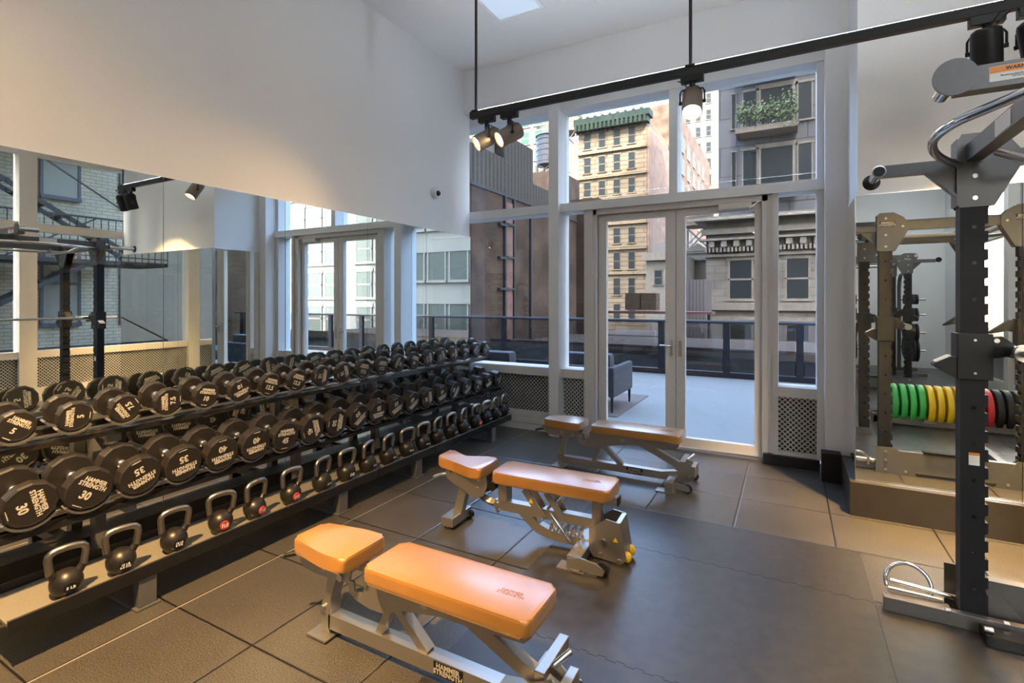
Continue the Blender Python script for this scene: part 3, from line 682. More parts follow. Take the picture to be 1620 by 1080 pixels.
# ------------------------------------------------------------------ squat rack
def squat_rack(loc, label, shift=0):
    r = empty('squat_rack', loc, label=label, cat='squat rack')
    ox, oy = .69, 3.04                                  # built relative to the upright seen at right
    W = lambda x, y, z: (x - ox, y - oy, z)
    def B(m, name, mt, sm=None, par=r, **k):
        o = m.build(name, mt, par, sm, **k)
        return o
    class Q(MB):
        def box(s, x0, x1, y0, y1, z0, z1, bev=0): return MB.box(s, x0 - ox, x1 - ox, y0 - oy, y1 - oy, z0, z1, bev)
    X0, X1, Ya, Yb = .69, 1.60, 3.04, 1.62              # left / right uprights, near mirror / near camera
    def notch_outline(x0, w_, right):
        L, R = x0 - ox, x0 + w_ - ox
        pts = [(L, .07), (R, .07)]
        z = .16
        side = []
        while z < 1.86:
            if not (1.10 < z < 1.38): side += [(0, z), (-.012, z), (-.012, z + .030), (0, z + .034)]
            z += .0825
        if right: return [(L, .07), (R, .07)] + [(R + d, zz) for d, zz in side] + [(R, 1.95), (L, 1.95)]
        return [(L, .07), (R, .07), (R, 1.95), (L, 1.95)] + [(L - d, zz) for d, zz in side[::-1]]
    for x, right in ((X0, True), (X1, False)):
        for y in (Ya, Yb):
            u = B(MB().prism(notch_outline(x, .098, right), 'y', y - oy, y - oy + .075), 'upright', M_upright)
            hm = MB(); z = .18
            while z < 1.86:
                for yy in (y - oy - .0006, y - oy + .0756): hm.cyl((x + .049 - ox, yy - .0004, z), (x + .049 - ox, yy + .0004, z), .009, n=10)
                z += .165
            B(hm, 'pin_hole', M_gloss, par=u)
            # top gusset plates, bolted
            sx = 1 if right else -1; cx = (x if right else x + .098) - ox
            prof = [(cx - sx * .006, 1.92), (cx - sx * .006, 2.235), (cx + sx * .004, 2.255), (cx + sx * .105, 2.255), (cx + sx * .175, 2.21), (cx + sx * .205, 2.165), (cx + sx * .205, 2.09), (cx + sx * .118, 1.92)]
            gm = MB().prism(prof, 'y', y - oy - .007, y - oy).prism(prof, 'y', y - oy + .075, y - oy + .082)
            gp = B(gm, 'top_plate', M_grey)
            bm = MB()
            for bx, bz in ((.05, 2.205), (.17, 2.13), (.05, 2.06), (.05, 1.96)):
                bm.cyl((cx + sx * bx, y - oy - .013, bz), (cx + sx * bx, y - oy - .006, bz), .010, n=12); bm.cyl((cx + sx * bx, y - oy + .081, bz), (cx + sx * bx, y - oy + .088, bz), .010, n=12)
            B(bm, 'bolt', M_steel, par=gp)
            outer = cx - sx * .014
            B(MB().box(min(outer, outer + sx * .008), max(outer, outer + sx * .008), y - oy - .012, y - oy + .087, 1.93, 2.235), 'side_plate', M_grey)
        # name plates facing the mirror
        plate_text(r, x + .06 * (1 if right else .6) - ox, Ya - oy + .0845, 2.155, .11, .045, rot=RZ(PI) @ FACE_MY)
    # top beams
    B(Q().box(X0 + .02, X1 + .08, Ya + .012, Ya + .062, 2.10, 2.17).box(X0 + .02, X1 + .08, Yb + .012, Yb + .062, 2.10, 2.17), 'cross_beam', M_grey)
    tb = B(Q().box(X0 + .02, X0 + .078, Yb + .07, Ya, 2.13, 2.205), 'top_beam', M_grey)
    B(Q().box(X1 + .02, X1 + .078, Yb + .07, Ya, 2.13, 2.205), 'top_beam', M_grey)
    B(Q().box(X0 + .0185, X0 + .0200, 2.50, 2.66, 2.135, 2.20), 'white_label', M_white, par=r)
    # pull-up beam with warning label, round ends and chrome grips
    pb = B(Q().box(.50, X1 + .25, 2.25, 2.31, 2.205, 2.285), 'pull_up_beam', M_grey)
    for x in (.495, X1 + .27):
        B(MB().cyl((x - ox, 2.235 - oy, 2.255), (x - ox, 2.243 - oy, 2.255), .062, n=28).cyl((x - ox, 2.243 - oy, 2.255), (x - ox, 2.25 - oy, 2.255), .03, n=20), 'end_disc', M_grey, 30)
        B(MB().cyl((x - ox, 2.243 - oy, 2.255), (x - ox, 2.42 - oy, 2.255), .026, n=20), 'chrome_grip', M_chrome, 30)
    wl = B(Q().box(.585, .745, 2.2485, 2.2500, 2.222, 2.272), 'warning_label', M_white)
    B(Q().box(.587, .743, 2.2478, 2.2485, 2.250, 2.271), 'orange_band', M_orange, par=wl)
    text('lettering', 'WARNING', .016, M_black, wl, (.665 - ox, 2.2475 - oy, 2.2605), FACE_MY)
    text('lettering', 'Maximum capacity 450 lb / 204 kg\nDo not exceed', .0075, M_black, wl, (.665 - ox, 2.2482 - oy, 2.236), FACE_MY, bold=.005)
    # curved chrome pull-up bar
    ctr = [(.70, 3.06, 2.115), (.62, 2.93, 2.118), (.545, 2.76, 2.12), (.50, 2.58, 2.12), (.492, 2.44, 2.12), (.515, 2.30, 2.12), (.57, 2.18, 2.12), (.64, 2.04, 2.12), (.70, 1.93, 2.125), (.72, 1.86, 2.14)]
    def smooth(p, n=4):
        out = []
        for i in range(len(p) - 1):
            a, b_, c, d = [Vector(p[max(0, min(len(p) - 1, j))]) for j in (i - 1, i, i + 1, i + 2)]
            for k in range(n):
                t = k / n; out.append(.5 * ((2 * b_) + (c - a) * t + (2 * a - 5 * b_ + 4 * c - d) * t * t + (3 * b_ - a - 3 * c + d) * t ** 3))
        return out + [Vector(p[-1])]
    B(MB().tube([W(*p) for p in smooth(ctr)], .017, 14), 'curved_grip_bar', M_chrome, 60)
    B(MB().tube([W(x * -1 + 2.39 - .0, y, z) for x, y, z in smooth(ctr)], .017, 14), 'curved_grip_bar', M_chrome, 60)
    B(MB().tube([W(.78, 2.9, 2.13), W(.85, 2.82, 2.07), W(.95, 2.82, 2.07), W(1.3, 2.82, 2.07), W(1.45, 2.82, 2.07), W(1.58, 2.9, 2.13)], .016, 12), 'ladder_grip', M_steel, 50)
    # outrigger arm with short chrome grip
    for xs, xe in ((.69, .385), (1.70, 2.0)):
        B(Q().box(min(xs, xe), max(xs, xe), 3.045, 3.085, 2.095, 2.150), 'outrigger_arm', M_grey)
        B(MB().cyl(W(xe, 3.035, 2.122), W(xe, 3.04, 2.122), .030, n=24).cyl(W(xe, 3.04, 2.122), W(xe, 3.30, 2.122), .022, n=20), 'chrome_grip', M_chrome, 30)
        B(MB().cyl(W(xe, 3.033, 2.122), W(xe, 3.037, 2.122), .024, n=24).cyl(W(xe, 3.30, 2.122), W(xe, 3.306, 2.122), .040, n=24), 'grip_cap', M_black, 30)
        sx = 1 if xe < xs else -1
        e = (xs - sx * .008) - ox
        B(MB().prism([(e, 2.095), (e - sx * .115, 2.095), (e, 1.975)], 'y', .005, .012).obox((e - sx * .115, .01, 2.095), (e, .01, 1.97), .045, .008, up=(sx, 0, 1)), 'arm_gusset', M_grey)
    # hooks
    for x, right in ((X0, True), (X1, False)):
        for y in (Ya, Yb):
            sx = 1 if right else -1; L, R = x - ox - .014, x - ox + .112
            m = MB().box(L, R, y - oy - .016, y - oy + .09, 1.135, 1.345, .004)
            cx = R if right else L
            m.prism([(cx, 1.33), (cx + sx * .03, 1.335), (cx + sx * .15, 1.235), (cx + sx * .15, 1.22), (cx + sx * .045, 1.245), (cx, 1.235)], 'y', y - oy - .01, y - oy + .05)
            dx2 = L if right else R
            m.prism([(dx2, 1.235), (dx2 - sx * .025, 1.235), (dx2 - sx * .085, 1.20), (dx2 - sx * .08, 1.185), (dx2, 1.135)], 'y', y - oy - .01, y - oy + .05)
            hk = B(m, 'bar_hook', M_black)
            B(MB().obox((dx2 - sx * .075, y - oy + .02, 1.208), (dx2 - sx * .02, y - oy + .02, 1.240), .055, .006), 'hook_pad', M_white, par=hk)
            bm = MB()
            for bz in (1.165, 1.315): bm.cyl((x + .049 - ox, y - oy - .020, bz), (x + .049 - ox, y - oy - .015, bz), .0055, n=10)
            bm.cyl((cx + sx * .012, y - oy - .014, 1.315), (cx + sx * .012, y - oy - .009, 1.315), .010, n=12)
            B(bm, 'rivet', M_steel, par=hk)
    B(Q().box(X0 + .030, X0 + .068, Ya - .0016, Ya - .0003, .745, .800), 'caution_label', M_white)
    B(Q().box(X0 + .030, X0 + .068, Ya - .0024, Ya - .0015, .790, .802), 'caution_band', M_orange)
    # base
    B(Q().box(X0 + .02, X1 + .078, Ya + .078, Ya + .13, .03, .20), 'base_beam', M_grey)
    B(Q().box(X0 + .30, X1 - .2, Ya + .085, Ya + .15, .20, .222), 'foot_strip', M_gloss)
    B(Q().box(X0 - .02, X0 + .118, Yb - .02, Yb + .10, 0.006, .07), 'rear_foot', M_grey)
    B(Q().box(X1 + .02, X1 + .078, Yb, Ya, 0.006, .07), 'side_rail', M_grey)
    for x, right in ((X0, True), (X1, False)):
        sx = 1 if right else -1; cx = (x if right else x + .098) - ox
        pf = [(cx - sx * .03, .0), (cx - sx * .03, .225), (cx + sx * .12, .225), (cx + sx * .26, .0)]
        gp = B(MB().prism(pf, 'y', Ya - oy + .13, Ya - oy + .138), 'base_gusset', M_grey)
        bm = MB()
        for bx, bz in ((.04, .19), (.04, .115), (.04, .035), (.18, .035)): bm.cyl((cx + sx * bx, Ya - oy + .137, bz), (cx + sx * bx, Ya - oy + .145, bz), .010, n=12)
        B(bm, 'bolt', M_steel, par=gp)
        B(MB().prism([(cx + sx * .098, .07), (cx + sx * .098, .22), (cx + sx * .22, .07)], 'y', .03, .038), 'corner_gusset', M_grey)
    # front foot beam
    B(Q().box(.40, X1 + .4, 3.005, 3.04, .006, .072, .003).box(.42, .66, 3.04, 3.10, .006, .060), 'foot_beam', M_grey)
    B(Q().box(.745, X1 + .3, 2.90, 3.00, .006, .055, .004), 'band_rail', M_gloss)
    B(MB().cyl(W(.745, 2.93, .066), W(.775, 2.93, .066), .012, n=12).cyl(W(.83, 3.01, .072), W(.85, 3.01, .072), .010, n=12).cyl(W(.63, 3.01, .072), W(.65, 3.01, .072), .010, n=12), 'rail_stud', M_steel)
    B(MB().cyl(W(.44, 3.13, .10), W(.695, 3.13, .085), .013, n=14).cyl(W(.43, 3.10, .075), W(.64, 3.10, .070), .009, n=12).cyl(W(.79, 3.13, .085), W(1.2, 3.13, .085), .012, n=14), 'peg_rod', M_chrome, 30)
    ring = [W(.52 + .092 * math.cos(a), 3.17 + .03 * math.sin(a), .085 + .085 * math.sin(a)) for a in [math.radians(d) for d in range(-20, 201, 10)]]
    B(MB().tube(ring, .010, 12), 'band_loop', M_chrome, 60)
    return r
squat_rack((.69, 3.04, 0.0), 'large grey power rack at the right edge with chrome pull-up grips')
def barbell(loc, label, ry=0):
    r = empty('barbell', loc, label=label, cat='barbell')
    MB().cyl((0, -.65, 0), (0, .65, 0), .014, n=18).build('shaft', M_steel, r, 30)
    for s_ in (-1, 1):
        MB().cyl((0, .65 * s_, 0), (0, 1.07 * s_, 0), .025, n=20).build('sleeve', M_chrome, r, 30)
        MB().cyl((0, .63 * s_, 0), (0, .66 * s_, 0), .036, n=20).build('collar', M_steel, r, 30)
    return r
barbell((.865, 2.25, 1.272), 'steel barbell racked on the hooks of the power rack')
# second rack deeper in the room, seen in the mirror, with black plates on pegs
r2 = squat_rack((.75, -1.9, 0), 'power rack with black plates on pegs, seen only in the mirror')
def disc(loc, R, t, m, label, cat, group, axis='x', name='weight_plate'):
    r = empty(name, loc, label=label, cat=cat, group=group)
    prof = [(R * .12, -t * .5), (R * .2, -t * .5), (R * .22, -t * .32), (R * .80, -t * .32), (R * .84, -t * .5), (R * .97, -t * .5), (R, -t * .35), (R, t * .35), (R * .97, t * .5), (R * .84, t * .5), (R * .80, t * .32), (R * .22, t * .32), (R * .2, t * .5), (R * .12, t * .5)]
    o = MB().lathe(prof, n=40, axis='x').build('disc', m, r, 40)
    h_ = MB().cyl((-t * .52, 0, 0), (t * .52, 0, 0), R * .13, n=20).build('hub', M_steel, r, 30)
    if axis == 'y': r.rotation_euler = (0, 0, PI / 2)
    return r
# bumper plates in a floor cradle (mirror only)
cr = empty('plate_cradle', (1.65, .93, 0), label='low grey cradle holding the coloured bumper plates, seen in the mirror', cat='rack')
MB().box(-.75, .75, -.14, -.10, .02, .12).box(-.75, .75, .10, .14, .02, .12).box(-.75, -.71, -.14, .14, 0, .10).box(.71, .75, -.14, .14, 0, .10).build('cradle_rail', M_grey, cr)
m = MB()
for k in range(16): m.box(-.69 + k * .085 - .006, -.69 + k * .085 + .006, -.12, .12, .02, .08)
m.build('cradle_divider', M_grey, cr)
plate_text(cr, -.22, .1415, .07, .11, .045, rot=RZ(PI) @ FACE_MY)
for k in range(15):
    m_, cn = (M_grn, 'green') if k < 5 else (M_yel, 'yellow') if k < 9 else (M_rd, 'red') if k < 12 else (M_rubber, 'black')
    pos = {'green': k, 'yellow': k - 5, 'red': k - 9, 'black': k - 12}[cn]
    disc((1.02 + .085 * k, .93, .255 + .0), .225, .058, m_, '%s bumper plate in the cradle, %s %s one from the green end' % (cn, ords[pos], cn), 'weight plate', 'bumper plates in the floor cradle', name='bumper_plate')

# plate tree arch with black plates, mirror only
def arch(loc, label):
    r = empty('plate_storage_frame', loc, label=label, cat='rack')
    pts = [(0, -.45, 0), (0, -.45, 1.75), (0, -.40, 1.9), (0, -.28, 2.0), (0, 0, 2.02), (0, .28, 2.0), (0, .40, 1.9), (0, .45, 1.75), (0, .45, 0)]
    MB().tube(pts, .035, 14).build('arch_tube', M_grey, r, 50)
    MB().box(-.3, .3, -.5, -.4, 0, .06).box(-.3, .3, .4, .5, 0, .06).build('base', M_grey, r)
    for z in (.5, .85, 1.2, 1.5):
        for s_ in (-1, 1): MB().cyl((0, .45 * s_, z), (.28, .45 * s_, z), .022, n=14).build('storage_peg', M_chrome, r, 30)
    return r
n_ = 0
for ax, ay in ((1.05, -4.4), (2.05, -4.4)):
    arch((ax, ay, 0), 'arched grey plate storage frame, %s one seen in the mirror' % ('left' if n_ == 0 else 'right')); n_ = 1
    for z, R in ((.5, .22), (.85, .17), (1.2, .13), (1.5, .10)):
        for s_ in (-1, 1):
            for q in range(2):
                disc((ax + .09 + .05 * q, ay + .45 * s_, z), R, .035, M_rubber, 'black iron plate on the %s arched frame, %s peg from the floor, %s side, %s' % ('left' if ax < 1.5 else 'right', {.5: 'lowest', .85: 'second', 1.2: 'third', 1.5: 'top'}[z], 'mirror' if s_ > 0 else 'rear', ('inner', 'outer')[q]), 'weight plate', 'black plates on the arched frames')

# ------------------------------------------------------------------ track lights
def track(y, z, x0, x1, rods, label):
    t = empty('lighting_track', ((x0 + x1) / 2, y, z), label=label, cat='light track', group='hanging light tracks')
    cx = (x0 + x1) / 2
    MB().box(x0 - cx, x1 - cx, -.022, .022, -.028, .028, .003).build('track_rail', M_rubber, t)
    MB().box(x0 - cx + .05, x1 - cx - .05, -.016, .016, .0275, .0300).build('added_fill_strip', M_fill_strip, t)  # glowing strip added on the rail to brighten the ceiling
    for x in rods: MB().cyl((x - cx, 0, .02), (x - cx, 0, CZ - z - .0), .011, n=12).box(x - cx - .03, x - cx + .03, -.03, .03, .022, .034).cyl((x - cx, 0, CZ - z - .02), (x - cx, 0, CZ - z), .05, n=20).build('hanging_rod', M_black, t, 30)
    return t
def spot(x, y, z, aim, label, power=SPOT_W, cone=60, body=None, tw=1.0):
    "head hangs from the track at x; aim = direction of light"
    a = Vector(aim).normalized()
    r = empty('track_spotlight', (x, y, z + .008), label=label, cat='spotlight', group='track spotlights'); r.scale = (1.3,) * 3
    M2 = body or M_black
    MB().box(-.055, .055, -.02, .02, -.065, -.028, .003).cyl((0, 0, -.10), (0, 0, -.06), .014, n=12).build('track_adapter', M_black, r)
    c = Vector((0, 0, -.165))
    side = a.cross(Vector((0, 0, 1))); side = Vector((1, 0, 0)) if side.length < .05 else side.normalized()
    MB().tube([c + side * .058, c + side * .058 + Vector((0, 0, .05)), Vector((0, 0, -.10)) + side * .05, Vector((0, 0, -.098)), Vector((0, 0, -.10)) - side * .05, c - side * .058 + Vector((0, 0, .05)), c - side * .058], .0045, 8).cyl(c + side * .045, c + side * .064, .009, n=10).cyl(c - side * .064, c - side * .045, .009, n=10).build('yoke', M_black, r, 40)
    q = Vector((0, 0, 1)).rotation_difference(a).to_matrix().to_4x4()
    shell = MB().lathe([(.030, -.085), (.046, -.075), (.050, -.06), (.050, .075), (.046, .078), (.043, .070), (.041, .045), (.012, .043)], n=32).build('lamp_body', M2, r, 40)
    shell.matrix_local = Matrix.Translation(c) @ q
    bl = MB().lathe([(.0385, .0475), (.038, .052), (.02, .058), (.001, .060)], n=24).build('bulb', M_bulb, shell, 40)
    MB().tube([c - a * .07, c - a * .10 + side * .04 + Vector((0, 0, .03)), c - a * .04 + side * .07 + Vector((0, 0, .09)), Vector((0, 0, -.07)) + side * .03], .003, 8).build('cable', M_black, r, 40)
    ld = bpy.data.lights.new('spot_beam', 'SPOT'); lo = bpy.data.objects.new('spot_beam', ld); COL.objects.link(lo); lo.parent = r
    ld.energy = power; ld.spot_size = math.radians(cone); ld.spot_blend = 1.0; ld.color = (1, .60, .23); ld.shadow_soft_size = .035
    lo.location = c + a * .085; lo.rotation_euler = a.to_track_quat('-Z', 'Y').to_euler()
    return r
M_bodytan = mat('spot_body_bronze', (.20, .16, .12), .4, .4)
TY, TZ = 3.5, 3.0
track(TY, TZ, -2.29, 1.20, (-2.24, -.57, 1.10), 'black light track hanging from rods in front of the window wall')
spot(-2.137, TY, TZ, (-.60, -.62, -.50), 'glowing track spotlight at the far left end of the track', SPOT_W * .4, 70, M_bodytan)
spot(-1.93, TY, TZ, (-.58, -.64, -.50), 'glowing track spotlight, second from the left end of the track', SPOT_W * .4, 70, M_bodytan)
spot(-.559, TY, TZ, (.06, -.52, -.85), 'glowing track spotlight hanging below the middle rod over the doors', SPOT_W, 75, M_bodytan)
spot(.90, TY, TZ, (.10, .34, -.93), 'black track spotlight aimed down beside the squat rack top', SPOT_W * 13, 86)
spot(1.09, TY, TZ, (.25, .38, -.89), 'black track spotlight at the upper right edge of the frame', SPOT_W * 8, 96)
# unseen second track, added to cast warm light on left wall and floor
track(.35, TZ, -2.29, 1.20, (-2.24, -.57, 1.10), 'added unseen black light track hanging nearer the camera')
spot(-2.15, .35, TZ, (-.75, .25, -.55), 'unseen track spotlight washing the left wall above the mirrors', SPOT_W * .35, 140)
spot(-1.9, .35, TZ, (-.15, .30, -.95), 'unseen track spotlight over the tiles beside the dumbbell rack', SPOT_W * 13, 85)
spot(-.55, .35, TZ, (.0, .35, -.92), 'added unseen track spotlight above the nearest bench', SPOT_W * 1.8, 85)

# ------------------------------------------------------------------ ceiling luminaires, dome camera
def troffer(x0, x1, y0, y1, label, m):
    t = empty('ceiling_light', ((x0 + x1) / 2, (y0 + y1) / 2, CZ), label=label, cat='ceiling light', group='recessed ceiling lights')
    a, b_ = (x1 - x0) / 2, (y1 - y0) / 2
    f = MB()
    for d0, d1, z in ((0, .022, -.012), (.022, .040, -.006)):
        f.box(-a + d0, a - d0, -b_ + d0, -b_ + d1, z, 0).box(-a + d0, a - d0, b_ - d1, b_ - d0, z, 0).box(-a + d0, -a + d1, -b_ + d1, b_ - d1, z, 0).box(a - d1, a - d0, -b_ + d1, b_ - d1, z, 0)
    f.build('frame', M_ceil, t)
    MB().box(-a + .04, a - .04, -b_ + .04, b_ - .04, -.004, -.0005).build('diffuser', m, t)
troffer(-2.48, -1.97, 3.08, 4.28, 'recessed ceiling light at the top of the view above the doors', M_troffer_v)
for k, (x, y) in enumerate(((1.9, .9), (1.9, -.7), (1.9, -2.3), (1.9, -3.9))):  # hanging fill lights added out of view to brighten room and ceiling
    t = empty('added_fill_light', (x, y, 3.72), label='added white linear fill light, %s one along the right windows, outside the view' % ords[k], cat='pendant light', group='added linear fill lights')
    MB().box(-.64, .64, -.17, .17, .045, .055).box(-.64, .64, -.17, -.165, -.03, .05).box(-.64, .64, .165, .17, -.03, .05).build('housing', M_frame_l, t)
    MB().box(-.62, .62, -.15, .15, -.045, .040).build('lower_diffuser', M_troffer, t); MB().box(-.62, .62, -.15, .15, .058, .09).build('upper_diffuser', M_troffer, t)
    for s_ in (-.5, .5): MB().cyl((s_, 0, .05), (s_, 0, CZ - 3.72), .004, n=8).build('hanging_wire', M_steel, t)
dc = empty('security_camera', (XL, 4.45, 2.655), label='small white dome security camera on the left wall above the mirrors', cat='security camera')
MB().cyl((0, 0, 0), (.028, 0, 0), .062, .058, n=28).cyl((.028, 0, 0), (.045, 0, 0), .052, .045, n=28).build('base', M_frame_l, dc, 40)
MB().sph((.045, .012, -.006), .030, n=28).build('dome', M_gloss, dc, 60)
# ------------------------------------------------------------------ terrace
M_terrace = mat('terrace_paving', (.17, .18, .178), .8, var=.06, scale=60)
M_charcoal = mat('charcoal_fabric', (.045, .047, .055), .8, var=.15, scale=90)
M_rail = mat('rail_dark', (.020, .020, .030), .4, .2)
M_conc = mat('concrete', (.11, .093, .078), .85, var=.18, scale=3, spec=.1)
M_cap = mat('rail_cap', (.22, .24, .28), .35, .6)
struct('floor_terrace', MB().box(-14, 8.5, 5.45, 10.9, -.25, -.01), M_terrace)
rl = empty('terrace_railing', (0, 10.6, 0), label='dark glass railing along the edge of the terrace', cat='railing')
m = MB().box(-8.8, 8.4, -.05, .05, 1.03, 1.06)
m.build('top_rail', M_rail, rl); MB().box(-8.8, 8.4, -.055, .055, 1.06, 1.09).build('rail_cap', M_cap, rl)
MB().box(-8.8, 8.4, -.06, .10, -.01, .09).build('bottom_rail', M_rail, rl)
for k in range(-7, 7):
    x = .17 + 1.232 * k
    MB().box(x - .06, x + .06, -.04, .04, .05, 1.04).build('post', M_rail, rl)
    MB().box(x + .07, x + 1.16, .0, .012, .10, 1.03).build('glass_panel', M_railglass, rl)
struct('trim_20', MB().box(-14, 14, 15.0, 15.3, -14, .15).box(-14, 14, 15.0, 22, -14, -.1), M_conc)
# sofa and armchair
def cush(mb, x0, x1, y0, y1, z0, z1): return mb.box(x0, x1, y0, y1, z0, z1, .045)
sf = empty('outdoor_sofa', (-4.4, 6.75, 0), label='low dark grey outdoor sofa behind the left window pane', cat='sofa')
cush(MB(), -1.0, 1.0, -.40, .40, .18, .40).box(-.98, .98, -.42, -.32, .18, .60).build('sofa_frame', M_charcoal, sf)
for k, x in enumerate((-.95, -.33, .29)): cush(MB(), x + .02, x + .60, -.38, -.16, .42, .74).build('back_cushion', M_charcoal, sf, 40)
for x in (-.9, .86):
    for y in (-.36, .32): MB().cyl((x, y, -.01), (x, y, .19), .016, .022, n=10).build('leg', M_black, sf)
ac = empty('outdoor_armchair', (-2.46, 7.0, 0), label='dark grey outdoor armchair on a rug, seen through the left door', cat='armchair')
MB().box(-.42, .42, -.40, .40, .22, .40, .02).build('seat_base', M_charcoal, ac)
MB().box(.36, .44, -.50, .42, .20, .60, .025).build('arm_rest', M_charcoal, ac); MB().box(-.44, -.36, -.50, .42, .20, .60, .025).build('arm_rest', M_charcoal, ac)
MB().box(-.36, .36, -.50, -.38, .20, .60, .02).build('back_panel', M_charcoal, ac)
cush(MB(), -.35, .35, -.37, -.17, .42, .76).build('back_cushion', M_charcoal, ac, 40)
for x in (-.40, .40):
    for y in (-.45, .38): MB().cyl((x, y, -.004), (x, y, .21), .012, .022, n=10).build('leg', M_black, ac)
MB().box(-3.2, -1.93, 6.35, 8.0, -.008, .0).build('outdoor_rug', mat('rug_brown', (.12, .10, .09), .9, var=.2, scale=50), label='flat brown rug under the outdoor armchair', cat='rug')

# ------------------------------------------------------------------ buildings
M_winglass = mat('far_window', (.012, .016, .018), .4, 0, spec=.05)
M_wg = mat('far_window_green', (0.021, 0.0504, 0.0378), .4, 0, spec=.1)
M_wing = mat('office_window', (.07, .09, .09), .4, 0, spec=.15)
M_winlight = mat('far_window_pale', (0.17, 0.155, 0.125), .35, 0, spec=.2)
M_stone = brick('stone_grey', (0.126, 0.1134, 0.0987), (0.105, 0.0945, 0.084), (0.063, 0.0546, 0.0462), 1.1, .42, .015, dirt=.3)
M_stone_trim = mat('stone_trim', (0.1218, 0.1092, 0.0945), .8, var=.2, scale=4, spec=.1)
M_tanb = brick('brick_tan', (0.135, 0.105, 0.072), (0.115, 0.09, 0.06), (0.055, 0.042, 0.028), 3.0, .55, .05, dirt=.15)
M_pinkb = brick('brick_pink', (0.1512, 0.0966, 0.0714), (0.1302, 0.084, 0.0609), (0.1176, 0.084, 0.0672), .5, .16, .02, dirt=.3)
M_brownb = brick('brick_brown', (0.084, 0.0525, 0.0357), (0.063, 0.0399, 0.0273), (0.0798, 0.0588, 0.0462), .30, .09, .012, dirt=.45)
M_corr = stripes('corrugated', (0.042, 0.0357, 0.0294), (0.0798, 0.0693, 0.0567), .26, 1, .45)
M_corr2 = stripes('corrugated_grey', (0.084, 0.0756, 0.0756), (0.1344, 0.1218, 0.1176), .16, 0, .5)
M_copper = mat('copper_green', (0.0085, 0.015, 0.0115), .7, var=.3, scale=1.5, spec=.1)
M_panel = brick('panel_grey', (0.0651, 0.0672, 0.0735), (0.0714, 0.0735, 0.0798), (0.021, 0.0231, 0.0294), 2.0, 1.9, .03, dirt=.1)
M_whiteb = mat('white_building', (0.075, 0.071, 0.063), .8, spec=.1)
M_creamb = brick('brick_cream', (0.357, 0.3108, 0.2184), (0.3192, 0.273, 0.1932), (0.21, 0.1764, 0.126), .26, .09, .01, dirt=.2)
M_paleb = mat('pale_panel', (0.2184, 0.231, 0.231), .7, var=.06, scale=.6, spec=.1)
M_wood = mat('tank_wood', (0.084, 0.063, 0.0462), .8, var=.3, scale=6, spec=.1)
M_iron = mat('iron_dark', (.03, .03, .035), .6)
M_green = mat('leaf_green', (.05, .075, .03), .8, var=.5, scale=6)
M_ground = mat('street', (.10, .10, .10), .9)
struct('ground', MB().box(-200, 200, 5.5, 300, -16, -15.9), M_ground)

def win_y(par, x0, x1, z0, z1, y, m=None, frame=None, depth=.18, sash=True):
    "sash window on a wall facing -Y at y"
    t = .06 * (x1 - x0) + .02
    f = MB().box(x0 - t, x1 + t, y - .06, y + .05, z1, z1 + t * 2).box(x0 - t * 1.5, x1 + t * 1.5, y - .12, y + .05, z0 - t * 1.6, z0)
    f.box(x0, x0 + t, y - .04, y + .04, z0, z1).box(x1 - t, x1, y - .04, y + .04, z0, z1)
    if sash: f.box(x0, x1, y - .04, y + .04, (z0 + z1) / 2 - t / 2, (z0 + z1) / 2 + t / 2)
    o = f.build('window', frame or M_stone_trim, par)
    MB().box(x0, x1, y - .02, y + .02, z0, z1).build('pane', m or M_winglass, o)
def win_x(par, y0, y1, z0, z1, x, s_=1, m=None, frame=None):
    t = .06 * (y1 - y0) + .02; d = s_
    f = MB().box(min(x, x + d * .10), max(x, x + d * .10), y0 - t, y1 + t, z0 - t * 1.5, z0).box(min(x, x + d * .05), max(x, x + d * .05), y0 - t, y0, z0, z1).box(min(x, x + d * .05), max(x, x + d * .05), y1, y1 + t, z0, z1).box(min(x, x + d * .05), max(x, x + d * .05), y0 - t, y1 + t, z1, z1 + t)
    f.box(min(x, x + d * .05), max(x, x + d * .05), y0, y1, (z0 + z1) / 2 - t / 2, (z0 + z1) / 2 + t / 2)
    o = f.build('window', frame or M_stone_trim, par)
    MB().box(x - .03, x + .03, y0, y1, z0, z1).build('pane', m or M_winglass, o)
def bld(name, label, loc=(0, 0, 0)): return empty(name, loc, label=label, cat='building')

# brown brick neighbour on the left: wall plane X=-9 running away
b = bld('brick_building', 'brown brick wall with corrugated rooftop screen behind the left window', (-12, 18, -15))
def rel(o): return Matrix.Translation(-Vector(o.location))
def put(mb, name, m, par, sm=None):
    o = mb.build(name, m, par, sm); o.matrix_parent_inverse = rel(par); return o
class Par:          # windows drawn in world coordinates under a parent that is not at the origin
    pass
def winy(par, *a, **k):
    n0_ = set(bpy.data.objects); win_y(par, *a, **k)
    for o in set(bpy.data.objects) - n0_:
        if o.parent is par: o.matrix_parent_inverse = rel(par)
def winx(par, *a, **k):
    n0_ = set(bpy.data.objects); win_x(par, *a, **k)
    for o in set(bpy.data.objects) - n0_:
        if o.parent is par: o.matrix_parent_inverse = rel(par)
zb = lambda px, py: P(px, py, X=-9)
p0, p1 = zb(746, 296), zb(842, 324)
yend = 23.0
zt = 5.3
put(MB().box(-16, -9, 9.5, yend, -15, zt - .05), 'wall', M_brownb, b)
prof = [(9.5, zt), (9.5, 6.55), (zb(796, 254).y, 6.55), (zb(796, 240).y, 7.45), (zb(842, 243).y, 7.45), (zb(842, 285).y, 6.1), (yend, 6.1), (yend, zt)]
put(MB().prism(prof, 'x', -9.3, -8.97), 'corrugated_screen', M_corr, b)
put(MB().box(-9.04, -8.95, 9.5, yend, zt - .10, zt), 'ledge', M_iron, b)
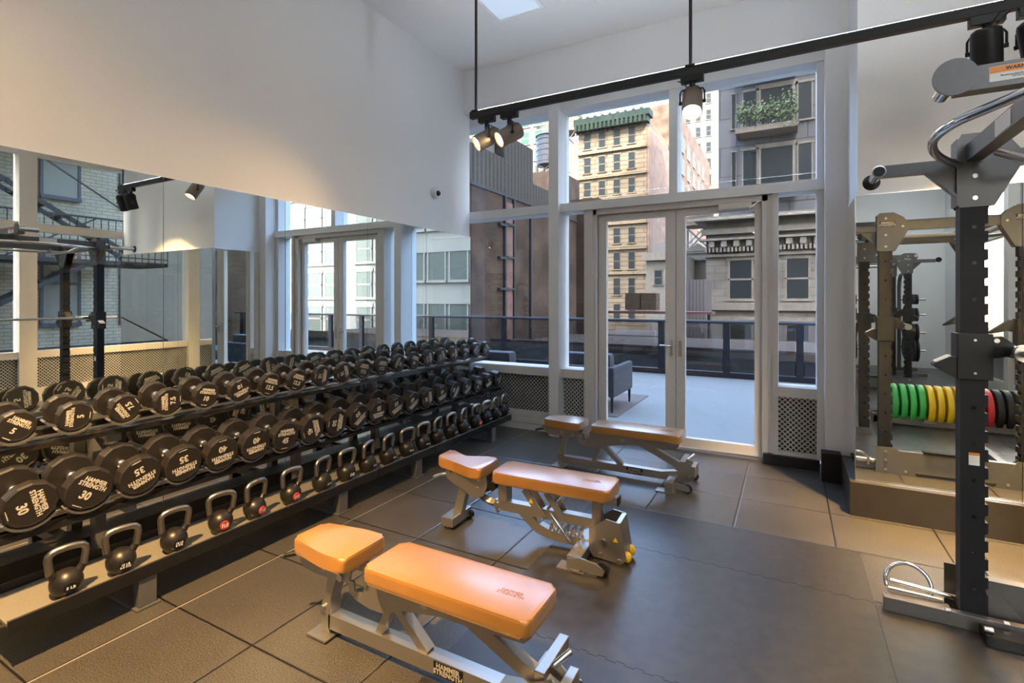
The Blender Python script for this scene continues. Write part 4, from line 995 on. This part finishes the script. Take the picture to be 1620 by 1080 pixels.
for px in (797, 811, 838):
    y = zb(px, 400).y; put(MB().box(-9.0, -8.90, y - .06, y + .06, -15, zt - .1), 'downpipe', M_iron, b)
for py in (356, 408, 457):
    for px in (793, 805): 
        q = zb(px, py); put(MB().box(-9.0, -8.86, q.y - .28, q.y + .28, q.z - .04, q.z + .04), 'pipe_bracket', M_iron, b)
put(MB().box(-9.02, -8.94, zb(799, 1).y, zb(809, 1).y, -15, 5.0), 'flue_panel', mat('flue_red', (.16, .085, .065), .8, var=.2, scale=2), b)
put(MB().box(-12, -9.35, P(768, 240, X=-9.4).y, P(795, 240, X=-9.4).y, 5.3, P(782, 222, X=-9.4).z), 'roof_box', M_winlight, b)
put(MB().box(-9.5, -7.9, yend, yend + .8, -15, 8.5 - 2.2), 'pier', M_brownb, b)
# water tank on the left roof
def tank(loc, R, h, leg, label, dark=False):
    t = empty('water_tower', loc, label=label, cat='water tower')
    m_ = M_iron if dark else M_wood
    MB().lathe([(R, leg), (R * .96, leg + h)], n=24).build('barrel', m_, t, 40)
    MB().lathe([(R * 1.08, leg + h), (.05, leg + h + R * .7)], n=24).build('roof', m_, t, 40)
    hp = MB()
    for k in range(5): hp.lathe([(R * 1.015, leg + h * (.1 + .19 * k)), (R * 1.015, leg + h * (.1 + .19 * k) + h * .02)], n=24)
    hp.build('hoop', M_iron, t)
    for sx in (-1, 1):
        for sy in (-1, 1): MB().box(sx * R * .7 - R * .06, sx * R * .7 + R * .06, sy * R * .7 - R * .06, sy * R * .7 + R * .06, 0, leg).build('leg', M_iron, t)
    m = MB()
    for s_ in (-1, 1): m.obox((-R * .7, s_ * R * .7, R * .12), (R * .7, s_ * R * .7, leg), R * .07, R * .07).obox((R * .7, s_ * R * .7, R * .12), (-R * .7, s_ * R * .7, leg), R * .07, R * .07)
    m.build('cross_brace', M_iron, t)
    return t
q = P(868, 262, Y=42)
b = bld('brick_building', 'low roof carrying the dark water tank, behind the corrugated screen', (q.x, 42, -15))
put(MB().box(q.x - 3, q.x + 1.8, 40, 45, -15, q.z - 1.0), 'wall', M_brownb, b)
tank((q.x, 42, q.z - 1.0), 1.1, 2.6, 1.0, 'dark water tank on the roof left of the window post', True)
# far white tower with green glazed bays, left
b = bld('tower_block', 'far white tower with green glazed windows in the left window', (-58, 95, -15))
a0, a1 = P(790, 200, Y=90), P(868, 200, Y=90)
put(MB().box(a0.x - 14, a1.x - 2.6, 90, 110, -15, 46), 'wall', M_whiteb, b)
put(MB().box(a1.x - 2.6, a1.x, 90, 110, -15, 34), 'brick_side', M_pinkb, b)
for k in range(7):
    for c_ in range(5):
        x = a0.x - 4 + c_ * 3.0
        winy(b, x, x + 1.9, 22 + k * 3.4, 24.3 + k * 3.4, 89.95, m=M_wg if 'M_wg' in globals() else M_winlight, frame=M_whiteb)
# cornice building
Yc = 60
L, R = P(915, 300, Y=Yc), P(1023, 300, Y=Yc)
b = bld('cornice_building', 'tan stone building with green cornice seen between the window posts', (L.x, Yc, -15))
ztop = P(915.6, 200, Y=Yc).z
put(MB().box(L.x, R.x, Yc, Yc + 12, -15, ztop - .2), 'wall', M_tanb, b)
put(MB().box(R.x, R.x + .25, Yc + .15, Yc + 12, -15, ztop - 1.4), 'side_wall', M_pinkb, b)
cm = MB().box(L.x - .3, R.x + .5, Yc - .9, Yc + 1.0, ztop - .2, ztop + .55)
cm.box(L.x - .2, R.x + .3, Yc - .7, Yc + .5, ztop - .9, ztop - .2)
for k in range(17): x = L.x + (R.x - L.x) * k / 16; cm.box(x - .14, x + .14, Yc - 1.1, Yc, ztop - 1.0, ztop - .2)
for k in range(9): x = L.x + (R.x - L.x) * (k + .5) / 9; cm.sph((x, Yc - .6, ztop + .60), .22, (1.1, .4, 1.2), 8)
put(cm, 'cornice', M_copper, b)
rows = [(567, 211.5, 236), (567, 250, 274), (567, 289, 311), (567, 325, 350), (567, 364, 387), (567, 402, 427), (567, 441, 466), (567, 481, 505)]
for ri, (_, ya, yb) in enumerate(rows):
    for px in (929, 952, 975.5, 999):
        A = P(px - 5.5, ya + 0, Y=Yc); B_ = P(px + 6.5, yb, Y=Yc)
        zA = P(934, ya, Y=Yc).z; zB = P(934, yb, Y=Yc).z
        winy(b, A.x, B_.x, zB, zA, Yc - .02, frame=M_tanb)
bm = MB()
for py in (243, 282, 317, 357, 395, 433): z = P(930, py, Y=Yc).z; bm.box(L.x, R.x + .1, Yc - .35, Yc, z - .18, z + .18)
put(bm, 'string_course', M_tanb, b)
q = P(904, 235, Y=74); tank((q.x, 74, P(905, 228, Y=70).z), 1.7, 4.6, 3.0, 'wooden water tower left of the green cornice')
b = bld('brick_building', 'pink brick building below the wooden water tower', (q.x, 72, -15))
put(MB().box(q.x - 4, L.x - .05 - 3.3 + 2.6, 70, 80, -15, P(905, 228, Y=70).z), 'wall', M_pinkb, b)
for k in range(3): winy(b, q.x + .2, q.x + 1.3, 14 + k * 3.2, 15.8 + k * 3.2, 69.95)
# tall white slab behind, right
b = bld('tower_block', 'tall white tower with small square windows in the right upper pane', (-18, 120, -15))
a0, a1 = P(1060, 200, Y=120), P(1137, 200, Y=120)
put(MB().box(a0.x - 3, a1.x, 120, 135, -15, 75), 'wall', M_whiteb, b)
for k in range(9):
    for c_ in range(7):
        x = a0.x + 1.2 + c_ * 2.2 - (c_ // 3) * .0
        if x + 1.2 > a1.x: continue
        z = 27 + k * 3.6
        winy(b, x, x + 1.1, z, z + 2.1, 119.97, frame=M_whiteb)
# brown building receding
yB_ = 118
b = bld('brick_building', 'brown brick building with rows of windows in the right upper pane', (-15, 100, -15))
x15 = -15.2
yA, yB = P(1066, 250, X=x15).y, P(1134, 250, X=x15).y
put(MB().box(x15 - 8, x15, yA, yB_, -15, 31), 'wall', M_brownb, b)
for k in range(5):
    for c_ in range(5): y = yA + 6 + c_ * 5.5; winx(b, y, y + 2.0, 11 + k * 3.6, 13.2 + k * 3.6, x15 + .03)
# grey modern tower with balconies
Yg = 36
gx0 = P(1136.7, 200, Y=Yg).x; gx1 = 9.0
b = bld('apartment_tower', 'grey panelled apartment tower with planted balconies in the upper right pane', (gx0, Yg, -15))
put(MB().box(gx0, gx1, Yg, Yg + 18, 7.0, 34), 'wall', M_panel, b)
def Zg(py, px=1150): return P(px, py, Y=Yg).z
for (zt_, zb_) in ((P(1165, 148, Y=Yg).z + 3.4, P(1165, 148, Y=Yg).z), ):
    pass
bays = [(1157, 1165), (1174, 1199), (1200, 1258), (1261, 1286)]
for fl in range(4):
    z0 = P(1200, 292, Y=Yg).z + fl * 3.75
    for (pa, pb) in bays:
        xa, xb = P(pa, 200, Y=Yg).x, P(pb, 200, Y=Yg).x
        winy(b, xa, xb, z0, z0 + 2.25, Yg - .03, frame=M_stone_trim, sash=False)
    xa, xb = P(1163, 200, Y=Yg - 1.5).x, P(1262, 200, Y=Yg - 1.5).x
    bal = put(MB().box(xa, xb, Yg - 1.5, Yg, z0 - .75, z0 - .45), 'balcony', M_conc, b)
    if fl:
        rm = MB().box(xa, xb, Yg - 1.5, Yg - 1.45, z0 + .45, z0 + .52)
        for k in range(24): x = xa + (xb - xa) * k / 23; rm.box(x - .012, x + .012, Yg - 1.49, Yg - 1.46, z0 - .45, z0 + .5)
        ro = rm.build('balcony_rail', M_iron, bal)
xa, xb = P(1166, 200, Y=Yg - 1.3).x, P(1262, 200, Y=Yg - 1.3).x
z0 = P(1200, 292, Y=Yg).z + 3.75
lm = MB(); rg = random.Random(3)
for k in range(1500):
    x = rg.uniform(xa, xb); y = rg.uniform(Yg - 1.9, Yg - 1.0); z = z0 + .35 + rg.gauss(0, .38) * (1.2 if x > xb - .8 else .8); s_ = rg.uniform(.05, .12)
    n_ = Vector((rg.gauss(0, 1), rg.gauss(0, 1), rg.gauss(0, 1))).normalized(); t_ = n_.orthogonal().normalized(); u_ = n_.cross(t_)
    vs = [lm.b.verts.new(Vector((x, y, z)) + t_ * s_ * a + u_ * s_ * .6 * c) for a, c in ((-1, 0), (0, -1), (1, 0), (0, 1))]; lm.b.faces.new(vs)
lm.build('balcony_hedge', M_green, label='trailing green plants on the apartment tower balcony', cat='plants')
# stone building
Ys = 30
sx0, sx1 = P(1117, 400, Y=Ys).x, 8.2
Zs = lambda py: P(1130, py, Y=Ys).z
b = bld('stone_building', 'grey classical stone building with dentil cornice behind the right door', (sx0, Ys, -15))
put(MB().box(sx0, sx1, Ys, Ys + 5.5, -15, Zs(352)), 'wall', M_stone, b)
cm = MB().box(sx0 - .5, sx1, Ys - .9, Ys + 5.5, Zs(352), Zs(346)).box(sx0 - .2, sx1, Ys - .35, Ys, Zs(372), Zs(364)).box(sx0 - .3, sx1, Ys - .6, Ys, Zs(385) + .1, Zs(382) + .1).box(sx0 - .1, sx1, Ys - .25, Ys, Zs(407), Zs(403))
put(cm, 'cornice', M_stone_trim, b)
dm = MB()
x = sx0
while x < sx1: dm.box(x, x + .10, Ys - .45, Ys, Zs(400), Zs(393)); x += .19
put(dm, 'dentils', M_stone_trim, b)
dm = MB(); x = sx0 + .2
while x < sx1: dm.box(x, x + .28, Ys - .5, Ys, Zs(392), Zs(383)); dm.sph((x + .14, Ys - .3, Zs(389)), .18, (1, 1, 1.1), 10); x += .62
put(dm, 'brackets', M_stone_trim, b)
for px in (1172, 1262, 1340):
    xa, xb = P(px - 20, 440, Y=Ys).x, P(px + 20, 440, Y=Ys).x
    for z0_, z1_ in ((Zs(472), Zs(413)), (Zs(560), Zs(512)), (Zs(640), Zs(585))):
        winy(b, xa, xb, z0_, z1_, Ys - .02)
for k in range(1, 3):
    x = sx0 + 4.6 * k + 3.0
    for z0_, z1_ in ((Zs(472), Zs(413)),): winy(b, x, x + 1.3, z0_, z1_, Ys - .02)
put(MB().box(sx0 - .15, sx1, Ys - .25, Ys, Zs(490), Zs(478)).box(sx0 - .1, sx1, Ys - .15, Ys, Zs(506), Zs(500)), 'string_course', M_stone_trim, b)
# buildings seen through the left door leaf
Ym = 45
b = bld('small_building', 'pale narrow building with small cornice behind the left door', (P(1040, 450, Y=Ym).x, Ym, -15))
xa, xb = P(1022, 450, Y=Ym).x, P(1085, 450, Y=Ym).x
put(MB().box(xa, xb, Ym, Ym + 4.5, -15, P(1040, 405, Y=Ym).z), 'wall', M_stone_trim, b)
put(MB().box(xa - .2, xb, Ym - .5, Ym, P(1040, 412, Y=Ym).z, P(1040, 400, Y=Ym).z), 'cornice', M_stone_trim, b)
winy(b, P(1035, 450, Y=Ym).x, P(1048, 450, Y=Ym).x, P(1040, 450, Y=Ym).z, P(1040, 428, Y=Ym).z, Ym - .03, frame=M_whiteb)
put(MB().box(P(1029, 450, Y=Ym).x, P(1054, 450, Y=Ym).x, Ym + 1, Ym + 4, P(1040, 400, Y=Ym).z, P(1040, 382, Y=Ym).z), 'roof_shed', M_corr2, b)
b = bld('small_building', 'sunlit white pedimented house front behind the right door', (P(1100, 450, Y=50).x, 50, -15))
xa, xb = P(1086, 450, Y=50).x, P(1124, 450, Y=50).x
put(MB().box(xa, xb, 50, 56, -15, P(1100, 400, Y=50).z), 'wall', M_whiteb, b)
put(MB().box(xa - .2, xb + .2, 49.5, 50, P(1100, 412, Y=50).z, P(1100, 405, Y=50).z).prism([(xa, P(1100, 398, Y=50).z), (xb, P(1100, 398, Y=50).z), ((xa + xb) / 2, P(1100, 385, Y=50).z)], 'y', 49.6, 50.2), 'pediment', M_whiteb, b)
b = bld('rooftop_bulkhead', 'ribbed grey rooftop bulkhead left of the stone building', (P(1100, 470, Y=26).x, 26, -15))
put(MB().box(P(1083, 470, Y=26).x, P(1117, 470, Y=26).x, 26, 28, -15, P(1100, 442, Y=26).z), 'wall', M_corr2, b)
q = P(1101, 395, Y=58)
b = bld('small_building', 'pale building under the water tower behind the right door leaf', (q.x, 60, -15))
put(MB().box(q.x - 4, q.x + 4, 56.5, 62, -15, q.z), 'wall', M_whiteb, b)
tank((q.x, 59, q.z), 1.7, 2.9, 2.6, 'wooden water tower behind the right door leaf')
# dark ventilation units on a beam
v = empty('rooftop_unit', (P(1013, 478, Y=24).x, 24, P(1013, 492, Y=24).z), label='dark twin-panel rooftop ventilation unit seen through the left door', cat='ventilation unit')
wv = P(1038, 478, Y=24).x - P(989, 478, Y=24).x
MB().box(-wv / 2, -.03, 0, .8, .05, .85).build('fan_panel', M_wood, v); MB().box(.03, wv / 2, 0, .8, .05, .85).build('fan_panel', M_wood, v)
for lx in (-2.0, 3.0): MB().box(lx - .06, lx + .06, .3, .42, -15 - v.location.z, -.12).build('leg', M_iron, v)
MB().box(-2.2, 3.2, -.1, .9, -.12, .0).build('support_beam', mat('beam_red', (.12, .05, .045), .7), v)
struct('trim_21', MB().box(-9, -4.4, 25.2, 29.9, -15, -.3), M_conc)
# pale modern block, seen mirrored in the left wall
b = bld('office_block', 'pale office block with window bands, seen only in the left mirrors', (18, 31, -15))
put(MB().box(9.1, 20, 31, 45, -15, 40), 'wall', M_paleb, b)
for fl in range(-2, 6):
    for k in range(5):
        x = 9.7 + k * 2.0; z = 2.95 + fl * 3.9
        winy(b, x, x + 1.75, z, z + 2.1, 30.96, m=M_wing, frame=M_paleb, sash=False)
b = bld('glass_tower', 'white and glass grid tower, seen only in the left mirrors', (26, 36, -15))
put(MB().box(20.5, 46, 34, 50, -15, 60), 'wall', M_paleb, b)
for fl in range(0, 9):
    for k in range(9):
        x = 21.2 + k * 2.4 + (k // 3) * 1.6; z = -1.5 + fl * 3.2
        winy(b, x, x + 2.0, z, z + 2.3, 33.96, m=M_wing, frame=M_paleb)
# cream brick neighbour beyond the right windows with an iron fire stair
b = bld('brick_building', 'cream brick building with iron fire stair, seen only in the mirrors', (12, 0, -15))
FX = 9.5
put(MB().box(FX, FX + 6, 3.5, 8.6, -15, 30), 'wall', M_creamb, b)
b2 = bld('tower_block', 'added tall pale shade tower beyond the fire stair, outside the right windows', (33, -10, -15))
put(MB().box(16.3, 46, -30, 8.6, -15, 67), 'wall', M_paleb, b2)  # tower added to keep the sun off the lower facades
for y in (3.9, 5.5, 7.2):
    for z in (-2.2, 1.0, 4.2, 7.4): winx(b, y, y + .70, z - .1, z + 1.9, FX - .03, -1, frame=M_iron, m=M_winlight)
M_iron2 = mat('stair_iron', (.035, .035, .033), .7, spec=.1)
fs = empty('fire_escape', (FX - .7, 4, 0), label='dark iron fire escape with balusters, seen only in the mirrors', cat='fire escape')
for z in (2.45, -.6, 5.5):
    pl = MB().box(-.9, .56, -3, 3, z - .10, z).build('landing', M_iron2, fs)
    m = MB().box(-.9, -.87, -3, 3, z + .98, z + 1.02).box(-.9, -.87, -3, 3, z + .08, z + .11)
    for k in range(40): y = -3 + 6 * k / 39; m.box(-.893, -.877, y - .008, y + .008, z, z + 1.0)
    m.build('balusters', M_iron2, fs)
m = MB()
for z, s_ in ((-.6, 1), (2.45, -1)):
    for o_ in (-.85, -.25): m.obox((o_, -3 * s_, z), (o_, 2 * s_, z + 3.05), .03, .10)
    for k in range(14): t_ = (k + .5) / 14; m.box(-.85, -.25, (-3 + 5 * t_) * s_ - .12, (-3 + 5 * t_) * s_ + .12, z + 3.05 * t_, z + 3.05 * t_ + .03)
    m.obox((-.86, -3 * s_, z + 1.0), (-.86, 2 * s_, z + 4.05), .03, .03)
m.build('stair_flight', M_iron2, fs)
put(MB().cyl((FX - .1, 7.9, -15), (FX - .1, 7.9, 28), .07, n=10), 'downpipe', M_iron, b)
# unseen mass above the gym, added to shade the terrace and near walls
struct('shade_block', MB().box(-14, 3.15, -30, 5.45, 4.6, 58).box(-14, -3.7, -30, 5.45, -15, 4.6), M_conc)
